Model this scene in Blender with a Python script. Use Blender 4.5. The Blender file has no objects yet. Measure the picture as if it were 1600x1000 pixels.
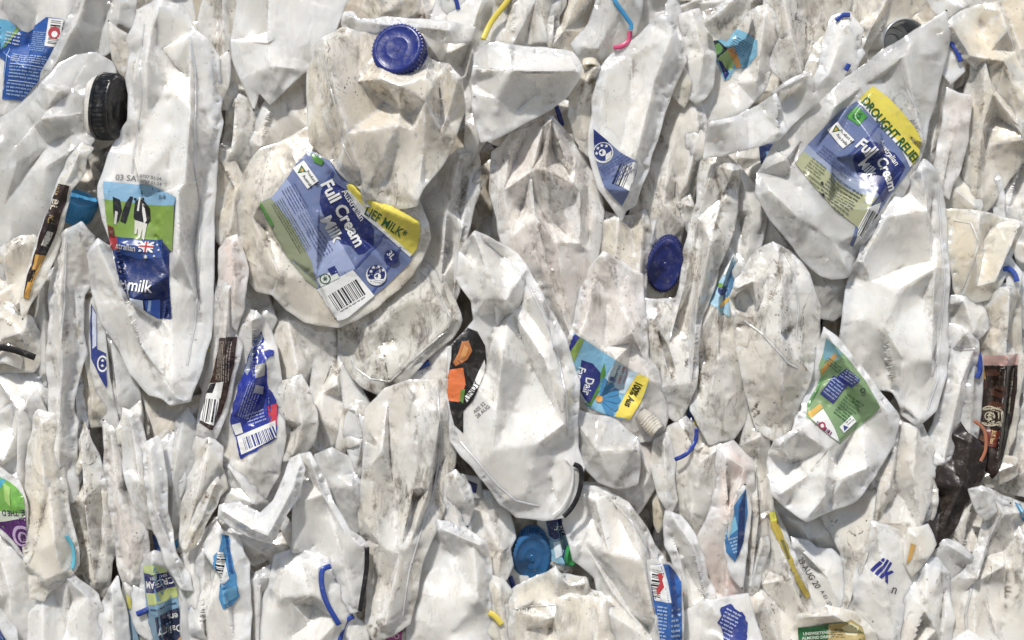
import bpy, bmesh, math, random
import numpy as np
from mathutils import Vector, Matrix
from mathutils.geometry import delaunay_2d_cdt
from mathutils.bvhtree import BVHTree

# ------------------------------------------------------------------ camera, sky, sun, exposure
SC = bpy.context.scene
S = 0.00046            # metres per tracing unit (one unit = one pixel of the 1600 x 1000 photograph at the bale face)
D = 2400.0             # camera distance to the bale face in the same units
ZC = 0.85              # height of the picture's centre above the ground
cam_d = bpy.data.cameras.new('camera')
cam_d.sensor_width = 36.0
cam_d.lens = 36.0 * D / 1600.0
cam_d.clip_start = 0.01
cam_d.clip_end = 100
cam = bpy.data.objects.new('camera', cam_d)
cam.location = (0, -D * S, ZC)
cam.rotation_euler = (math.radians(90), 0, 0)
SC.collection.objects.link(cam)
SC.camera = cam

SUN_EL, SUN_AZ = math.radians(52), math.radians(-24)      # azimuth measured from -Y (towards the camera), negative = left
to_sun = Vector((math.sin(SUN_AZ) * math.cos(SUN_EL), -math.cos(SUN_AZ) * math.cos(SUN_EL), math.sin(SUN_EL)))
w = bpy.data.worlds.new('World')
SC.world = w
w.use_nodes = True
nt = w.node_tree
bg = nt.nodes['Background']
sky = nt.nodes.new('ShaderNodeTexSky')
sky.sky_type = 'NISHITA'
sky.sun_disc = False
sky.sun_elevation = SUN_EL
sky.sun_rotation = math.radians(180) + SUN_AZ
nt.links.new(sky.outputs[0], bg.inputs[0])
bg.inputs[1].default_value = 0.088
sun_d = bpy.data.lights.new('sun', 'SUN')
sun_d.energy = 4.5
sun_d.angle = math.radians(1.2)
sun_d.color = (1.0, 0.96, 0.90)
sun = bpy.data.objects.new('sun', sun_d)
sun.rotation_euler = to_sun.to_track_quat('Z', 'Y').to_euler()
sun.location = (0, -2, 3)
SC.collection.objects.link(sun)
SC.view_settings.view_transform = 'Standard'
SC.view_settings.look = 'None'
SC.view_settings.exposure = -0.08
SC.view_settings.gamma = 1.0
SC.view_settings.use_curve_mapping = False
SC.render.engine = 'CYCLES'
SC.cycles.use_adaptive_sampling = True
SC.cycles.adaptive_threshold = 0.03
SC.cycles.max_bounces = 6
SC.cycles.diffuse_bounces = 3
SC.cycles.glossy_bounces = 3
SC.cycles.transmission_bounces = 6
SC.cycles.transparent_max_bounces = 10

# ------------------------------------------------------------------ materials
def srgb(h):
    h = h.lstrip('#')
    v = [int(h[i:i + 2], 16) / 255 for i in (0, 2, 4)]
    return tuple(c / 12.92 if c <= 0.04045 else ((c + 0.055) / 1.055) ** 2.4 for c in v) + (1,)

def hdpe(name, col, dirt=0.5, stain=(0.62, 0.5, 0.34), stain_amt=0.35, rough=0.27, clear=0.0, gmask=0.41):
    m = bpy.data.materials.new(name)
    m.use_nodes = True
    n, l = m.node_tree.nodes, m.node_tree.links
    bs = n['Principled BSDF']
    tc = n.new('ShaderNodeTexCoord'); oi = n.new('ShaderNodeObjectInfo')
    off = n.new('ShaderNodeVectorMath'); off.operation = 'MULTIPLY_ADD'
    cmb = n.new('ShaderNodeCombineXYZ')
    for i in range(3): l.new(oi.outputs['Random'], cmb.inputs[i])
    off.inputs[1].default_value = (3.1, 5.7, 4.3)
    l.new(cmb.outputs[0], off.inputs[0]); l.new(tc.outputs['Object'], off.inputs[2])
    P = off.outputs[0]
    def noise(scale, det=4, rgh=0.55, dist=0.0, vec=None):
        k = n.new('ShaderNodeTexNoise'); k.inputs['Scale'].default_value = scale
        k.inputs['Detail'].default_value = det; k.inputs['Roughness'].default_value = rgh
        k.inputs['Distortion'].default_value = dist
        l.new(vec or P, k.inputs['Vector']); return k.outputs['Fac']
    def ramp(src, a, b, lo=0.0, hi=1.0):
        r = n.new('ShaderNodeMapRange'); r.clamp = True
        r.inputs['From Min'].default_value = a; r.inputs['From Max'].default_value = b
        r.inputs['To Min'].default_value = lo; r.inputs['To Max'].default_value = hi
        l.new(src, r.inputs['Value']); return r.outputs[0]
    def math_(op, a, b=None):
        k = n.new('ShaderNodeMath'); k.operation = op
        for i, v in enumerate((a, b)):
            if v is None: continue
            if isinstance(v, (int, float)): k.inputs[i].default_value = v
            else: l.new(v, k.inputs[i])
        return k.outputs[0]
    def mix(fac, a, b):
        k = n.new('ShaderNodeMix'); k.data_type = 'RGBA'
        l.new(fac, k.inputs[0]) if not isinstance(fac, float) else setattr(k.inputs[0], 'default_value', fac)
        for i, v in ((6, a), (7, b)):
            if isinstance(v, tuple): k.inputs[i].default_value = v if len(v) == 4 else v + (1,)
            else: l.new(v, k.inputs[i])
        return k.outputs[2]
    hue = mix(oi.outputs['Random'], tuple(c * 0.92 for c in col), tuple(min(c * 1.03, .93) for c in col))
    hue = mix(ramp(noise(28, 3, 0.5, 0.8), 0.42, 0.60, 0, 0.55), hue, (col[0] * .84, col[1] * .84, col[2] * .845))
    c = mix(ramp(noise(22, 3), 0.40, 0.68, 0, stain_amt), hue, stain)
    # cloudy grime, smeared along the bottle
    mp = n.new('ShaderNodeMapping'); mp.inputs['Scale'].default_value = (1.0, 1.0, 0.45)
    l.new(P, mp.inputs['Vector'])
    g = math_('MULTIPLY', ramp(noise(95, 7, 0.74, 0.4, mp.outputs[0]), 0.49, 0.66), ramp(noise(19, 3), gmask, gmask + .2))
    c = mix(math_('MULTIPLY', g, 0.75 * dirt), c, (0.17, 0.145, 0.115))
    # fine specks in patches
    vo = n.new('ShaderNodeTexVoronoi'); vo.inputs['Scale'].default_value = 330; l.new(P, vo.inputs['Vector'])
    spk = math_('MULTIPLY', ramp(vo.outputs['Distance'], 0.28, 0.12), ramp(noise(30, 5, 0.8), 0.55, 0.64))
    c = mix(math_('MULTIPLY', spk, min(1.0, 0.9 * dirt + .1)), c, (0.06, 0.045, 0.032))
    # larger crumbs of soil
    v2 = n.new('ShaderNodeTexVoronoi'); v2.inputs['Scale'].default_value = 120; l.new(P, v2.inputs['Vector'])
    crumb = math_('MULTIPLY', ramp(v2.outputs['Distance'], 0.13, 0.07), ramp(noise(34, 2), 0.66, 0.69))
    c = mix(math_('MULTIPLY', crumb, 0.8), c, (0.075, 0.05, 0.03))
    # thin rubbed scratches
    sc_ = math_('SUBTRACT', noise(34, 2, 0.45, 0.2, mp.outputs[0]), 0.5)
    scr = math_('MULTIPLY', math_('MULTIPLY', ramp(math_('ABSOLUTE', sc_), 0.008, 0.001), ramp(noise(260, 3, .7), .46, .56)), ramp(noise(30, 2, 0.5, 0.2, mp.outputs[0]), 0.50, 0.62))
    c = mix(math_('MULTIPLY', scr, 0.8 * dirt), c, (0.12, 0.10, 0.08))
    # grime rubbed into the folds and along the rims, and pale stress lines, in broken stretches
    fw = n.new('ShaderNodeAttribute'); fw.attribute_name = 'fold_wear'
    c = mix(math_('MULTIPLY', math_('MULTIPLY', fw.outputs['Fac'], ramp(noise(70, 5, 0.75), 0.47, 0.57)), min(1, .36 + .5 * dirt)), c, (0.20, 0.165, 0.125))
    c = mix(math_('MULTIPLY', math_('MULTIPLY', fw.outputs['Fac'], ramp(noise(38, 3, 0.6), 0.50, 0.60, 1, 0)), 0.55), c, (0.88, 0.87, 0.84))
    l.new(c, bs.inputs['Base Color'])
    l.new(ramp(noise(60, 4), 0.35, 0.7, rough - 0.08, rough + 0.16), bs.inputs['Roughness'])
    bs.inputs['IOR'].default_value = 1.52
    bs.inputs['Coat Weight'].default_value = 1.0
    bs.inputs['Subsurface Weight'].default_value = 1.0
    bs.inputs['Subsurface Radius'].default_value = (1.0, 0.94, 0.84)
    bs.inputs['Subsurface Scale'].default_value = 0.0045
    bs.inputs['Coat Roughness'].default_value = 0.15
    bs.inputs['Coat IOR'].default_value = 1.7
    def ridge(scale, dist):
        return math_('ABSOLUTE', math_('SUBTRACT', noise(scale, 1, 0.4, dist, mp.outputs[0]), 0.5))
    v3 = n.new('ShaderNodeTexVoronoi'); v3.inputs['Scale'].default_value = 62; 
    wv = n.new('ShaderNodeTexNoise'); wv.inputs['Scale'].default_value = 30; wv.inputs['Detail'].default_value = 2; l.new(P, wv.inputs['Vector'])
    add = n.new('ShaderNodeVectorMath'); add.operation = 'MULTIPLY_ADD'; add.inputs[1].default_value = (.025, .025, .025)
    l.new(wv.outputs['Color'], add.inputs[0]); l.new(mp.outputs[0], add.inputs[2]); l.new(add.outputs[0], v3.inputs['Vector'])
    pm = ramp(noise(20, 2), 0.45, 0.62)
    hgt = math_('ADD', math_('MULTIPLY', math_('MULTIPLY', v3.outputs['Distance'], pm), -0.9), math_('MULTIPLY', math_('MULTIPLY', ridge(90, 0.5), ramp(noise(26, 2), .42, .60)), -3.0))
    hgt = math_('ADD', hgt, math_('MULTIPLY', noise(420, 4, 0.65), 0.02))
    bp = n.new('ShaderNodeBump'); bp.inputs['Strength'].default_value = 0.5; bp.inputs['Distance'].default_value = 0.0017
    l.new(hgt, bp.inputs['Height'])
    l.new(bp.outputs[0], bs.inputs['Normal'])
    if clear > 0:       # thin walls that let what lies behind show through, more in some patches
        tp = n.new('ShaderNodeBsdfTransparent'); tp.inputs['Color'].default_value = (0.97, 0.955, 0.92, 1)
        m2 = n.new('ShaderNodeMixShader'); l.new(ramp(noise(26, 3, 0.5, 0.5), 0.42, 0.58, clear * .35, clear), m2.inputs[0])
        l.new(bs.outputs[0], m2.inputs[1]); l.new(tp.outputs[0], m2.inputs[2]); l.new(m2.outputs[0], n['Material Output'].inputs['Surface'])
    return m

PL = dict(
    white=hdpe('plastic_white', (0.82, 0.805, 0.765), 0.7, stain_amt=0.32),
    clean=hdpe('plastic_clean', (0.83, 0.82, 0.785), 0.32, stain_amt=0.14, rough=0.2),
    blue=hdpe('plastic_milky', (0.80, 0.80, 0.775), 0.4, stain_amt=0.12, rough=0.18, clear=0.34),
    warm=hdpe('plastic_warm', (0.79, 0.745, 0.655), 1.1, stain_amt=0.35),
    yellow=hdpe('plastic_yellowed', (0.79, 0.755, 0.66), 0.6, stain=(0.64, 0.50, 0.31), stain_amt=0.5),
    grime=hdpe('plastic_grimy', (0.77, 0.75, 0.70), 1.45, stain_amt=0.3),
    filthy=hdpe('plastic_filthy', (0.77, 0.745, 0.68), 1.5, stain=(0.40, 0.36, 0.28), stain_amt=0.5, rough=0.45, gmask=0.28),
    pink=hdpe('plastic_pinkish', (0.80, 0.765, 0.72), 0.9, stain=(0.70, 0.59, 0.52), stain_amt=0.35),
    peach=hdpe('plastic_peach_tinge', (0.79, 0.755, 0.71), 0.5, stain=(0.78, 0.48, 0.40), stain_amt=0.4),
    dark=hdpe('plastic_shaded_grey', (0.60, 0.56, 0.49), 0.9, stain_amt=0.4),  # darker copy of the plastic: puts the shade of the gaps into the colour
)
_fm = {}
def flat(hexcol, rough=0.35, metal=0.0, bump=0.0):
    key = (hexcol, rough, metal, bump)
    if key in _fm: return _fm[key]
    m = bpy.data.materials.new('print_' + hexcol.lstrip('#'))
    m.use_nodes = True
    n, l = m.node_tree.nodes, m.node_tree.links
    b = n['Principled BSDF']
    b.inputs['Roughness'].default_value = rough
    b.inputs['Metallic'].default_value = metal
    tc = n.new('ShaderNodeTexCoord')
    k = n.new('ShaderNodeTexNoise'); k.inputs['Scale'].default_value = 190; k.inputs['Detail'].default_value = 5
    k.inputs['Roughness'].default_value = 0.7
    l.new(tc.outputs['Object'], k.inputs['Vector'])
    r = n.new('ShaderNodeMapRange'); r.inputs[1].default_value = 0.5; r.inputs[2].default_value = 0.8
    r.inputs[3].default_value = 0; r.inputs[4].default_value = 0.55
    l.new(k.outputs['Fac'], r.inputs['Value'])
    kk = n.new('ShaderNodeTexNoise'); kk.inputs['Scale'].default_value = 95; kk.inputs['Detail'].default_value = 3; kk.inputs['Distortion'].default_value = .6
    l.new(tc.outputs['Object'], kk.inputs['Vector'])
    k3 = n.new('ShaderNodeMath'); k3.operation = 'SUBTRACT'; l.new(kk.outputs['Fac'], k3.inputs[0]); k3.inputs[1].default_value = .5
    k4 = n.new('ShaderNodeMath'); k4.operation = 'ABSOLUTE'; l.new(k3.outputs[0], k4.inputs[0])
    k5 = n.new('ShaderNodeMapRange'); k5.inputs[1].default_value = .012; k5.inputs[2].default_value = .002; k5.inputs[3].default_value = 0; k5.inputs[4].default_value = .55
    l.new(k4.outputs[0], k5.inputs['Value'])
    k6 = n.new('ShaderNodeMath'); k6.operation = 'MULTIPLY'; l.new(k5.outputs[0], k6.inputs[0]); l.new(r.outputs[0], k6.inputs[1])
    mx = n.new('ShaderNodeMix'); mx.data_type = 'RGBA'
    c = srgb(hexcol); g_ = 0.3 * c[0] + 0.55 * c[1] + 0.15 * c[2]
    c = tuple(0.92 * (0.84 * v + 0.16 * g_) for v in c[:3]) + (1,)
    mx.inputs[6].default_value = c
    mx.inputs[7].default_value = tuple(0.55 * c[i] + 0.45 * (0.33, 0.30, 0.26)[i] for i in range(3)) + (1,)
    l.new(r.outputs[0], mx.inputs[0])
    my = n.new('ShaderNodeMix'); my.data_type = 'RGBA'; l.new(k6.outputs[0], my.inputs[0]); l.new(mx.outputs[2], my.inputs[6]); my.inputs[7].default_value = (.75, .74, .7, 1)
    l.new(my.outputs[2], b.inputs['Base Color'])
    k2 = n.new('ShaderNodeTexNoise'); k2.inputs['Scale'].default_value = 260; k2.inputs['Detail'].default_value = 3
    l.new(tc.outputs['Object'], k2.inputs['Vector'])
    bp = n.new('ShaderNodeBump'); bp.inputs['Strength'].default_value = 0.25 + bump; bp.inputs['Distance'].default_value = 0.0006
    l.new(k2.outputs['Fac'], bp.inputs['Height']); l.new(bp.outputs[0], b.inputs['Normal'])
    _fm[key] = m
    return m

# ------------------------------------------------------------------ mesh engine (all in photo units: x right, y down, h towards the camera)
def parse(s):
    out = []
    for t in s.split():
        v = [float(a) for a in t.split(',')]
        out.append(v + [0.0] * (3 - len(v)))
    return np.array(out)

def wob(p, rng, wl, n=5):
    """smooth sum-of-sines noise, about -1..1"""
    z = np.zeros(len(p))
    for _ in range(n):
        a = rng.uniform(0, 2 * math.pi); f = 2 * math.pi / (wl * rng.uniform(0.6, 1.7))
        z += np.sin((p[:, 0] * math.cos(a) + p[:, 1] * math.sin(a)) * f + rng.uniform(0, 6.28))
    return z / n ** 0.5 / 1.2

def inside(p, poly):
    x, y = p[:, 0], p[:, 1]
    r = np.zeros(len(p), bool)
    a = poly; b = np.roll(poly, -1, 0)
    for (x0, y0), (x1, y1) in zip(a[:, :2], b[:, :2]):
        if y0 == y1: continue
        c = ((y0 > y) != (y1 > y)) & (x < (x1 - x0) * (y - y0) / (y1 - y0) + x0)
        r ^= c
    return r

def seg_dist(p, poly):
    d = np.full(len(p), 1e9)
    a = poly; b = np.roll(poly, -1, 0)
    for q0, q1 in zip(a[:, :2], b[:, :2]):
        e = q1 - q0; L = max(e @ e, 1e-9)
        t = np.clip(((p - q0) @ e) / L, 0, 1)
        d = np.minimum(d, np.hypot(*(p - q0 - t[:, None] * e).T))
    return d

def tin(outline, creases, extra):
    """constrained triangulation of outline, hand-placed creases and random fold points: flat facets between straight creases"""
    pts = [Vector((a[0], a[1])) for a in outline]; hs = [a[2] for a in outline]
    n = len(pts); edges = []
    for cr in creases:
        i0 = len(pts)
        for a in cr:
            pts.append(Vector((a[0], a[1]))); hs.append(a[2])
        edges += [(i0 + i, i0 + i + 1) for i in range(len(cr) - 1)]
    for a in extra:
        pts.append(Vector((a[0], a[1]))); hs.append(a[2])
    V, E, F, ov, oe, of = delaunay_2d_cdt(pts, edges, [list(range(n))], 1, 1e-4)
    hs = np.array(hs); PP = np.array([(p.x, p.y) for p in pts])
    H = np.zeros(len(V))
    for i, o in enumerate(ov):
        if o: H[i] = max(hs[j] for j in o)
        else:
            d = np.hypot(*(PP - np.array((V[i].x, V[i].y))).T) + 1e-3
            w_ = d ** -2; H[i] = (hs * w_).sum() / w_.sum()
    V = np.array([(v.x, v.y) for v in V])
    tris = [(f[0], f[k], f[k + 1]) for f in F for k in range(1, len(f) - 1)]
    return V, H, np.array(tris), E

def eval_coarse(p, V, H, T):
    best = np.full(len(p), -1e9); res = np.zeros(len(p))
    for t in T:
        a, b, c = V[t[0]], V[t[1]], V[t[2]]
        den = (b[1] - c[1]) * (a[0] - c[0]) + (c[0] - b[0]) * (a[1] - c[1])
        if abs(den) < 1e-6: continue
        lo = np.minimum(np.minimum(a, b), c) - 9; hi = np.maximum(np.maximum(a, b), c) + 9
        ix = np.nonzero((p[:, 0] >= lo[0]) & (p[:, 0] <= hi[0]) & (p[:, 1] >= lo[1]) & (p[:, 1] <= hi[1]))[0]
        if len(ix) == 0: continue
        q = p[ix]
        l0 = ((b[1] - c[1]) * (q[:, 0] - c[0]) + (c[0] - b[0]) * (q[:, 1] - c[1])) / den
        l1 = ((c[1] - a[1]) * (q[:, 0] - c[0]) + (a[0] - c[0]) * (q[:, 1] - c[1])) / den
        L = np.stack([l0, l1, 1 - l0 - l1])
        m = L.min(0)
        up = m > best[ix]
        Lc = np.clip(L, 0, 1); Lc /= Lc.sum(0)
        val = Lc[0] * H[t[0]] + Lc[1] * H[t[1]] + Lc[2] * H[t[2]]
        res[ix[up]] = val[up]; best[ix[up]] = m[up]
    return res

def resample(poly, step):
    out = []
    n = len(poly)
    for i in range(n):
        a, b = poly[i], poly[(i + 1) % n]
        k = max(1, int(round(np.hypot(*(b - a)[:2]) / step)))
        for j in range(k): out.append(a + (b - a) * j / k)
    return np.array(out)

def soften(poly, r=5.0):
    """cut each corner by about r units, keeping long straight folds"""
    out = []
    n = len(poly)
    for i in range(n):
        p0, p1, p2 = poly[i - 1], poly[i], poly[(i + 1) % n]
        d0, d2 = np.hypot(*(p0 - p1)[:2]), np.hypot(*(p2 - p1)[:2])
        t0, t2 = min(0.4, r / max(d0, 1e-6)), min(0.4, r / max(d2, 1e-6))
        a, b = p1 + (p0 - p1) * t0, p1 + (p2 - p1) * t2
        m_ = (a + b + 2 * p1) / 4
        out += [a, m_, b]
    return np.array(out)

def inflate(o, r):
    n = len(o); c = o.copy()
    A = np.dot(o[:, 0], np.roll(o[:, 1], -1)) - np.dot(np.roll(o[:, 0], -1), o[:, 1])
    sg = 1 if A > 0 else -1
    for i in range(n):
        e0 = o[i, :2] - o[i - 1, :2]; e1 = o[(i + 1) % n, :2] - o[i, :2]
        n0 = np.array([e0[1], -e0[0]]) / (np.hypot(*e0) + 1e-6); n1 = np.array([e1[1], -e1[0]]) / (np.hypot(*e1) + 1e-6)
        m_ = n0 + n1; m_ /= max(np.hypot(*m_), .7)
        c[i, :2] = o[i, :2] + sg * m_ * r
    return c

def fold_points(o, cr, rng, axis, amp, dens, ctr):
    """random ridge and valley points in rows along the axis, fanning a little"""
    ax = np.array([math.cos(axis), math.sin(axis)]); pv = np.array([-ax[1], ax[0]])
    rel = o[:, :2] - ctr; s0, s1 = (rel @ ax).min(), (rel @ ax).max(); t0, t1 = (rel @ pv).min(), (rel @ pv).max()
    W, L = t1 - t0, s1 - s0
    nac = max(2, min(9, int(round(W / (34 / dens ** .6) + rng.uniform(0, .8)))))
    sy = W / nac
    nal = max(2, int(round(L / max(sy * rng.uniform(2.6, 4.2), 45))))
    sx = L / nal
    fan = rng.uniform(-.35, .35)
    out = []
    hard = [c[:, :2] for c in cr]
    hard = np.concatenate(hard) if hard else np.zeros((0, 2))
    A = 0.14 * sy * amp / 2.0
    for j in range(nac + 1):
        sg = 1 if j % 2 else -1
        off = rng.uniform(0, .8); row = rng.uniform(.45, 1.5); drift = rng.gauss(0, .22)
        for i in range(nal + 1):
            if rng.random() < .12: continue
            s_ = s0 + (i + off + rng.uniform(-.3, .3)) * sx
            t_ = (t0 + (j + drift * (i - nal / 2) + rng.uniform(-.2, .2)) * sy) * (1 + fan * (s_ - (s0 + s1) / 2) / (L / 2))
            p = ctr + ax * s_ + pv * t_
            if len(hard) and np.hypot(*(hard - p).T).min() < 20: continue
            out.append([p[0], p[1], sg * A * 1.15 * row * rng.uniform(.5, 1.35) + rng.gauss(0, A * .22)])
    if not out: return np.zeros((0, 3))
    out = np.array(out)
    ok = inside(out, o) & (seg_dist(out[:, :2], o) > 7)
    return out[ok]

def build_body(outline, creases, seed, T=34, amp=6, dens=1.0, axis=None, er=1.7, step=3.8, corner=2.5, smooth=1, edge_wave=1.5, grow=3.0, lip=15.0, crisp=.40, relax=30):
    """returns (verts in photo units N x 3, front faces, back faces)"""
    rng = random.Random(seed)
    o = parse(outline) if isinstance(outline, str) else np.array(outline, float)
    o = inflate(o, grow)
    jit = min(6.0, grow * 1.0 + .5); oo = []
    for i in range(len(o)):          # buckled rim: extra corners on the long straight stretches
        p, q = o[i], o[(i + 1) % len(o)]; oo.append(p); Ls = np.hypot(*(q - p)[:2]); k = int(Ls // 34)
        nv_ = np.array([(q - p)[1], -(q - p)[0]]) / (Ls + 1e-6)
        for j in range(1, k + 1):
            if rng.random() < .7:
                m_ = p + (q - p) * (j + rng.uniform(-.3, .3)) / (k + 1); m_[:2] += nv_ * rng.gauss(0, jit * .45); oo.append(m_)
    o = np.array(oo)
    cr = [parse(c) for c in creases]
    for c in cr: c[:, 2] *= 2.1 * (.55 if amp < 2 else 1)
    area = 0.5 * abs(np.dot(o[:, 0], np.roll(o[:, 1], 1)) - np.dot(o[:, 1], np.roll(o[:, 0], 1)))
    small = min(1.0, math.sqrt(area) / 100)
    for q in o: q[2] = q[2] * 1.5 + rng.gauss(0, amp * .55 * small)
    so = soften(o, corner)
    ctr = so[:, :2].mean(0)
    rs_ = resample(so, 12)[:, :2]
    if axis is None:
        cc = np.cov((rs_ - rs_.mean(0)).T); ev, evec = np.linalg.eigh(cc); ax = evec[:, 1]; axis_a = math.atan2(ax[1], ax[0])
    else: axis_a = math.radians(axis)
    extra = fold_points(so, cr, rng, axis_a, amp, dens, ctr)
    cr_in = list(cr)
    # laps: the film folds over itself, a straight step with its own edge
    axv = np.array([math.cos(axis_a), math.sin(axis_a)]); ref = np.concatenate([c[:, :2] for c in cr]) if cr else np.zeros((0, 2))
    dso = None
    for _ in range(int(round(area / 7500 * dens + rng.uniform(0, 1.2)))):
        for _try in range(8):
            c0_ = ctr + np.array([rng.uniform(-.5, .5) * (so[:, 0].max() - so[:, 0].min()), rng.uniform(-.5, .5) * (so[:, 1].max() - so[:, 1].min())])
            an = axis_a + rng.gauss(0, .3) if rng.random() < .7 else axis_a + rng.uniform(-1.5, 1.5)
            Ln = rng.uniform(22, 40 + math.sqrt(area) * .32)
            dv = np.array([math.cos(an), math.sin(an)]); nv = np.array([-dv[1], dv[0]])
            bend = rng.uniform(-.15, .15) * Ln
            hi_l = np.array([c0_ - dv * Ln, c0_ + nv * bend, c0_ + dv * Ln])
            if inside(hi_l, so).all() and seg_dist(hi_l, so).min() > 9 and (len(ref) == 0 or min(np.hypot(*(ref - q).T).min() for q in hi_l) > 16): break
        else: continue
        ref = np.concatenate([ref, hi_l])
        a_ = amp * rng.uniform(.8, 1.5) * small
        top = np.column_stack([hi_l, [0, a_, 0]]); low = np.column_stack([hi_l[1:2] + nv * 4.8, [-a_ * .9]])
        cr_in.append(top)
        cr_in.append(np.concatenate([top[:1] + [[dv[0] * 3, dv[1] * 3, -1]], low, top[2:] - [[dv[0] * 3, dv[1] * 3, 1]]]))
        ok_ = np.array([np.hypot(*(ref[-3:] - e[:2]).T).min() > 14 for e in extra]) if len(extra) else None
        if ok_ is not None: extra = extra[ok_]
    V, H, TR, CE = tin(so, cr_in, extra)
    # second, finer set of folds that shows only in patches
    mn, mx = so[:, :2].min(0) - 20, so[:, :2].max(0) + 20
    nf = int(max(8, (mx - mn)[0] * (mx - mn)[1] / 620))
    fp = np.array([[rng.uniform(mn[0], mx[0]), rng.uniform(mn[1], mx[1])] for _ in range(min(nf, 420))] + [[mn[0], mn[1]], [mx[0], mn[1]], [mx[0], mx[1]], [mn[0], mx[1]]])
    Vf, _e, Ff, *_r = delaunay_2d_cdt([Vector(a) for a in fp], [], [], 0, 1e-4)
    Vf = np.array([(v.x, v.y) for v in Vf]); Ff = [f for f in Ff if len(f) == 3]
    Hf = np.array([rng.uniform(-1, 1) for _ in Vf])
    # fine mesh: rim, crease samples, hex grid
    ro = resample(so, step)
    wv = np.stack([wob(ro[:, :2], rng, 34), wob(ro[:, :2], rng, 34)], 1)
    ro[:, :2] += wv * 0.5
    nb = len(ro)
    cs = []
    for e in CE:
        p, q = V[e[0]], V[e[1]]
        k = max(1, int(np.hypot(*(q - p)) / (step * .95)))
        for j in range(k + 1): cs.append(p + (q - p) * j / k)
    cs = np.array(cs) if cs else np.zeros((0, 2))
    if len(cs):
        key = np.round(cs / (step * .45)).astype(int); _, ui = np.unique(key, axis=0, return_index=True); cs = cs[np.sort(ui)]
        ok = inside(cs, ro); cs = cs[ok]
        if len(cs): cs = cs[seg_dist(cs, ro) > 2.4 + step * .5]
    g = []
    mn2, mx2 = ro[:, :2].min(0), ro[:, :2].max(0)
    y = mn2[1]; r_ = 0
    rs = np.random.RandomState(seed)
    while y < mx2[1]:
        xs = np.arange(mn2[0] + (step / 2 if r_ % 2 else 0), mx2[0], step)
        g.append(np.stack([xs, np.full_like(xs, y)], 1)); y += step * 0.87; r_ += 1
    g = np.concatenate(g); g = g[inside(g, ro)]
    g = g[seg_dist(g, ro) > 2.4 + step * 0.6]
    ring = inflate(ro, -2.4)[:, :2]; ring = ring[inside(ring, ro)]
    if len(ring): ring = ring[seg_dist(ring, ro) > 1.7]
    if len(cs) and len(g):       # drop grid points too close to a crease sample
        cell = {}
        for p in cs: cell.setdefault((int(p[0] // step), int(p[1] // step)), []).append(p)
        keep = []
        for p in g:
            cx, cy = int(p[0] // step), int(p[1] // step); ok = True
            for ix in (-1, 0, 1):
                for iy in (-1, 0, 1):
                    for q in cell.get((cx + ix, cy + iy), ()):
                        if (p[0] - q[0]) ** 2 + (p[1] - q[1]) ** 2 < (step * .6) ** 2: ok = False; break
                    if not ok: break
                if not ok: break
            keep.append(ok)
        g = g[np.array(keep)]
    allp = np.concatenate([ro[:, :2], cs, g, ring])
    V2, E2, F2, ov, oe, of = delaunay_2d_cdt([Vector(a) for a in allp], [], [list(range(nb))], 1, 1e-5)
    V2 = np.array([(v.x, v.y) for v in V2]); N = len(V2)
    onb = np.zeros(N, bool)
    for i, oo in enumerate(ov):
        if any(k < nb for k in oo): onb[i] = True
    dist = seg_dist(V2, ro); dist[onb] = 0
    h = eval_coarse(V2, V, H, TR)
    fine = eval_coarse(V2, Vf, Hf, Ff)
    mask = np.clip(-.15 + 0.9 * wob(V2, rng, 120), 0, 1)
    h += fine * mask * amp * .95 * small
    h += wob(V2, rng, 170) * 3.0
    if area > 9000: h += (1 - np.clip(dist / 40, 0, 1)) ** 2 * -5
    an_ = rng.uniform(0, 6.28); h += ((V2 - ctr) @ np.array([math.cos(an_), math.sin(an_)])) * rng.uniform(.01, .05)
    FA = np.array([(f[0], f[k], f[k + 1]) for f in F2 for k in range(1, len(f) - 1)])
    ed = np.concatenate([FA[:, [0, 1]], FA[:, [1, 2]], FA[:, [2, 0]]])
    ei, ej = np.concatenate([ed[:, 0], ed[:, 1]]), np.concatenate([ed[:, 1], ed[:, 0]])
    cnt = np.maximum(np.bincount(ei, minlength=N), 1)
    def avg(z): return np.bincount(ei, weights=z[ej], minlength=N) / cnt
    lap = avg(h) - h
    worn = np.clip(np.abs(lap) / 0.9 - .12, 0, 1)
    # only the strong folds stay sharp; the film between them relaxes into smoothly curved sheets
    strong = (lap < -crisp) | (lap > 2.4 * crisp)
    for _ in range(2): strong = strong & (avg(strong.astype(float)) > .22)      # drop isolated points
    strong = strong & (dist > 6)
    free = np.where(strong, 0.0, 1 - .7 * np.clip(avg(strong.astype(float)) * 1.5, 0, 1)); free = np.where(dist < 3.2, .9, free)
    for _ in range(relax): h = h + 0.8 * free * (avg(h) - h)
    h = h + 0.30 * (avg(h) - h)
    lap = avg(h) - h
    worn = worn * np.clip(np.abs(lap) / .3, 0, 1)
    hb = h + wob(V2, rng, 40) * edge_wave * (1 - np.clip(dist / 25, 0, 1))
    prof = 1 - np.sqrt(np.clip(1 - (1 - np.clip(dist / er, 0, 1)) ** 2, 0, 1))
    front = hb - prof * er * 0.75
    dl = np.clip(dist - lip, 0, None); bk = np.sqrt(np.clip(1 - (1 - np.clip(dl / (T * 0.7), 0, 1)) ** 2, 0, 1)) * (1 - 2.0 / T) + np.clip(dist / 4, 0, 1) * 2.0 / T
    back = hb - er * 0.75 - T * bk + wob(V2, rng, 70) * 3 * np.clip(bk - .1, 0, 1)
    verts = np.concatenate([np.column_stack([V2, front]), np.column_stack([V2, back])])
    bidx = np.arange(N) + N
    bidx[onb] = np.arange(N)[onb]
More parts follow.
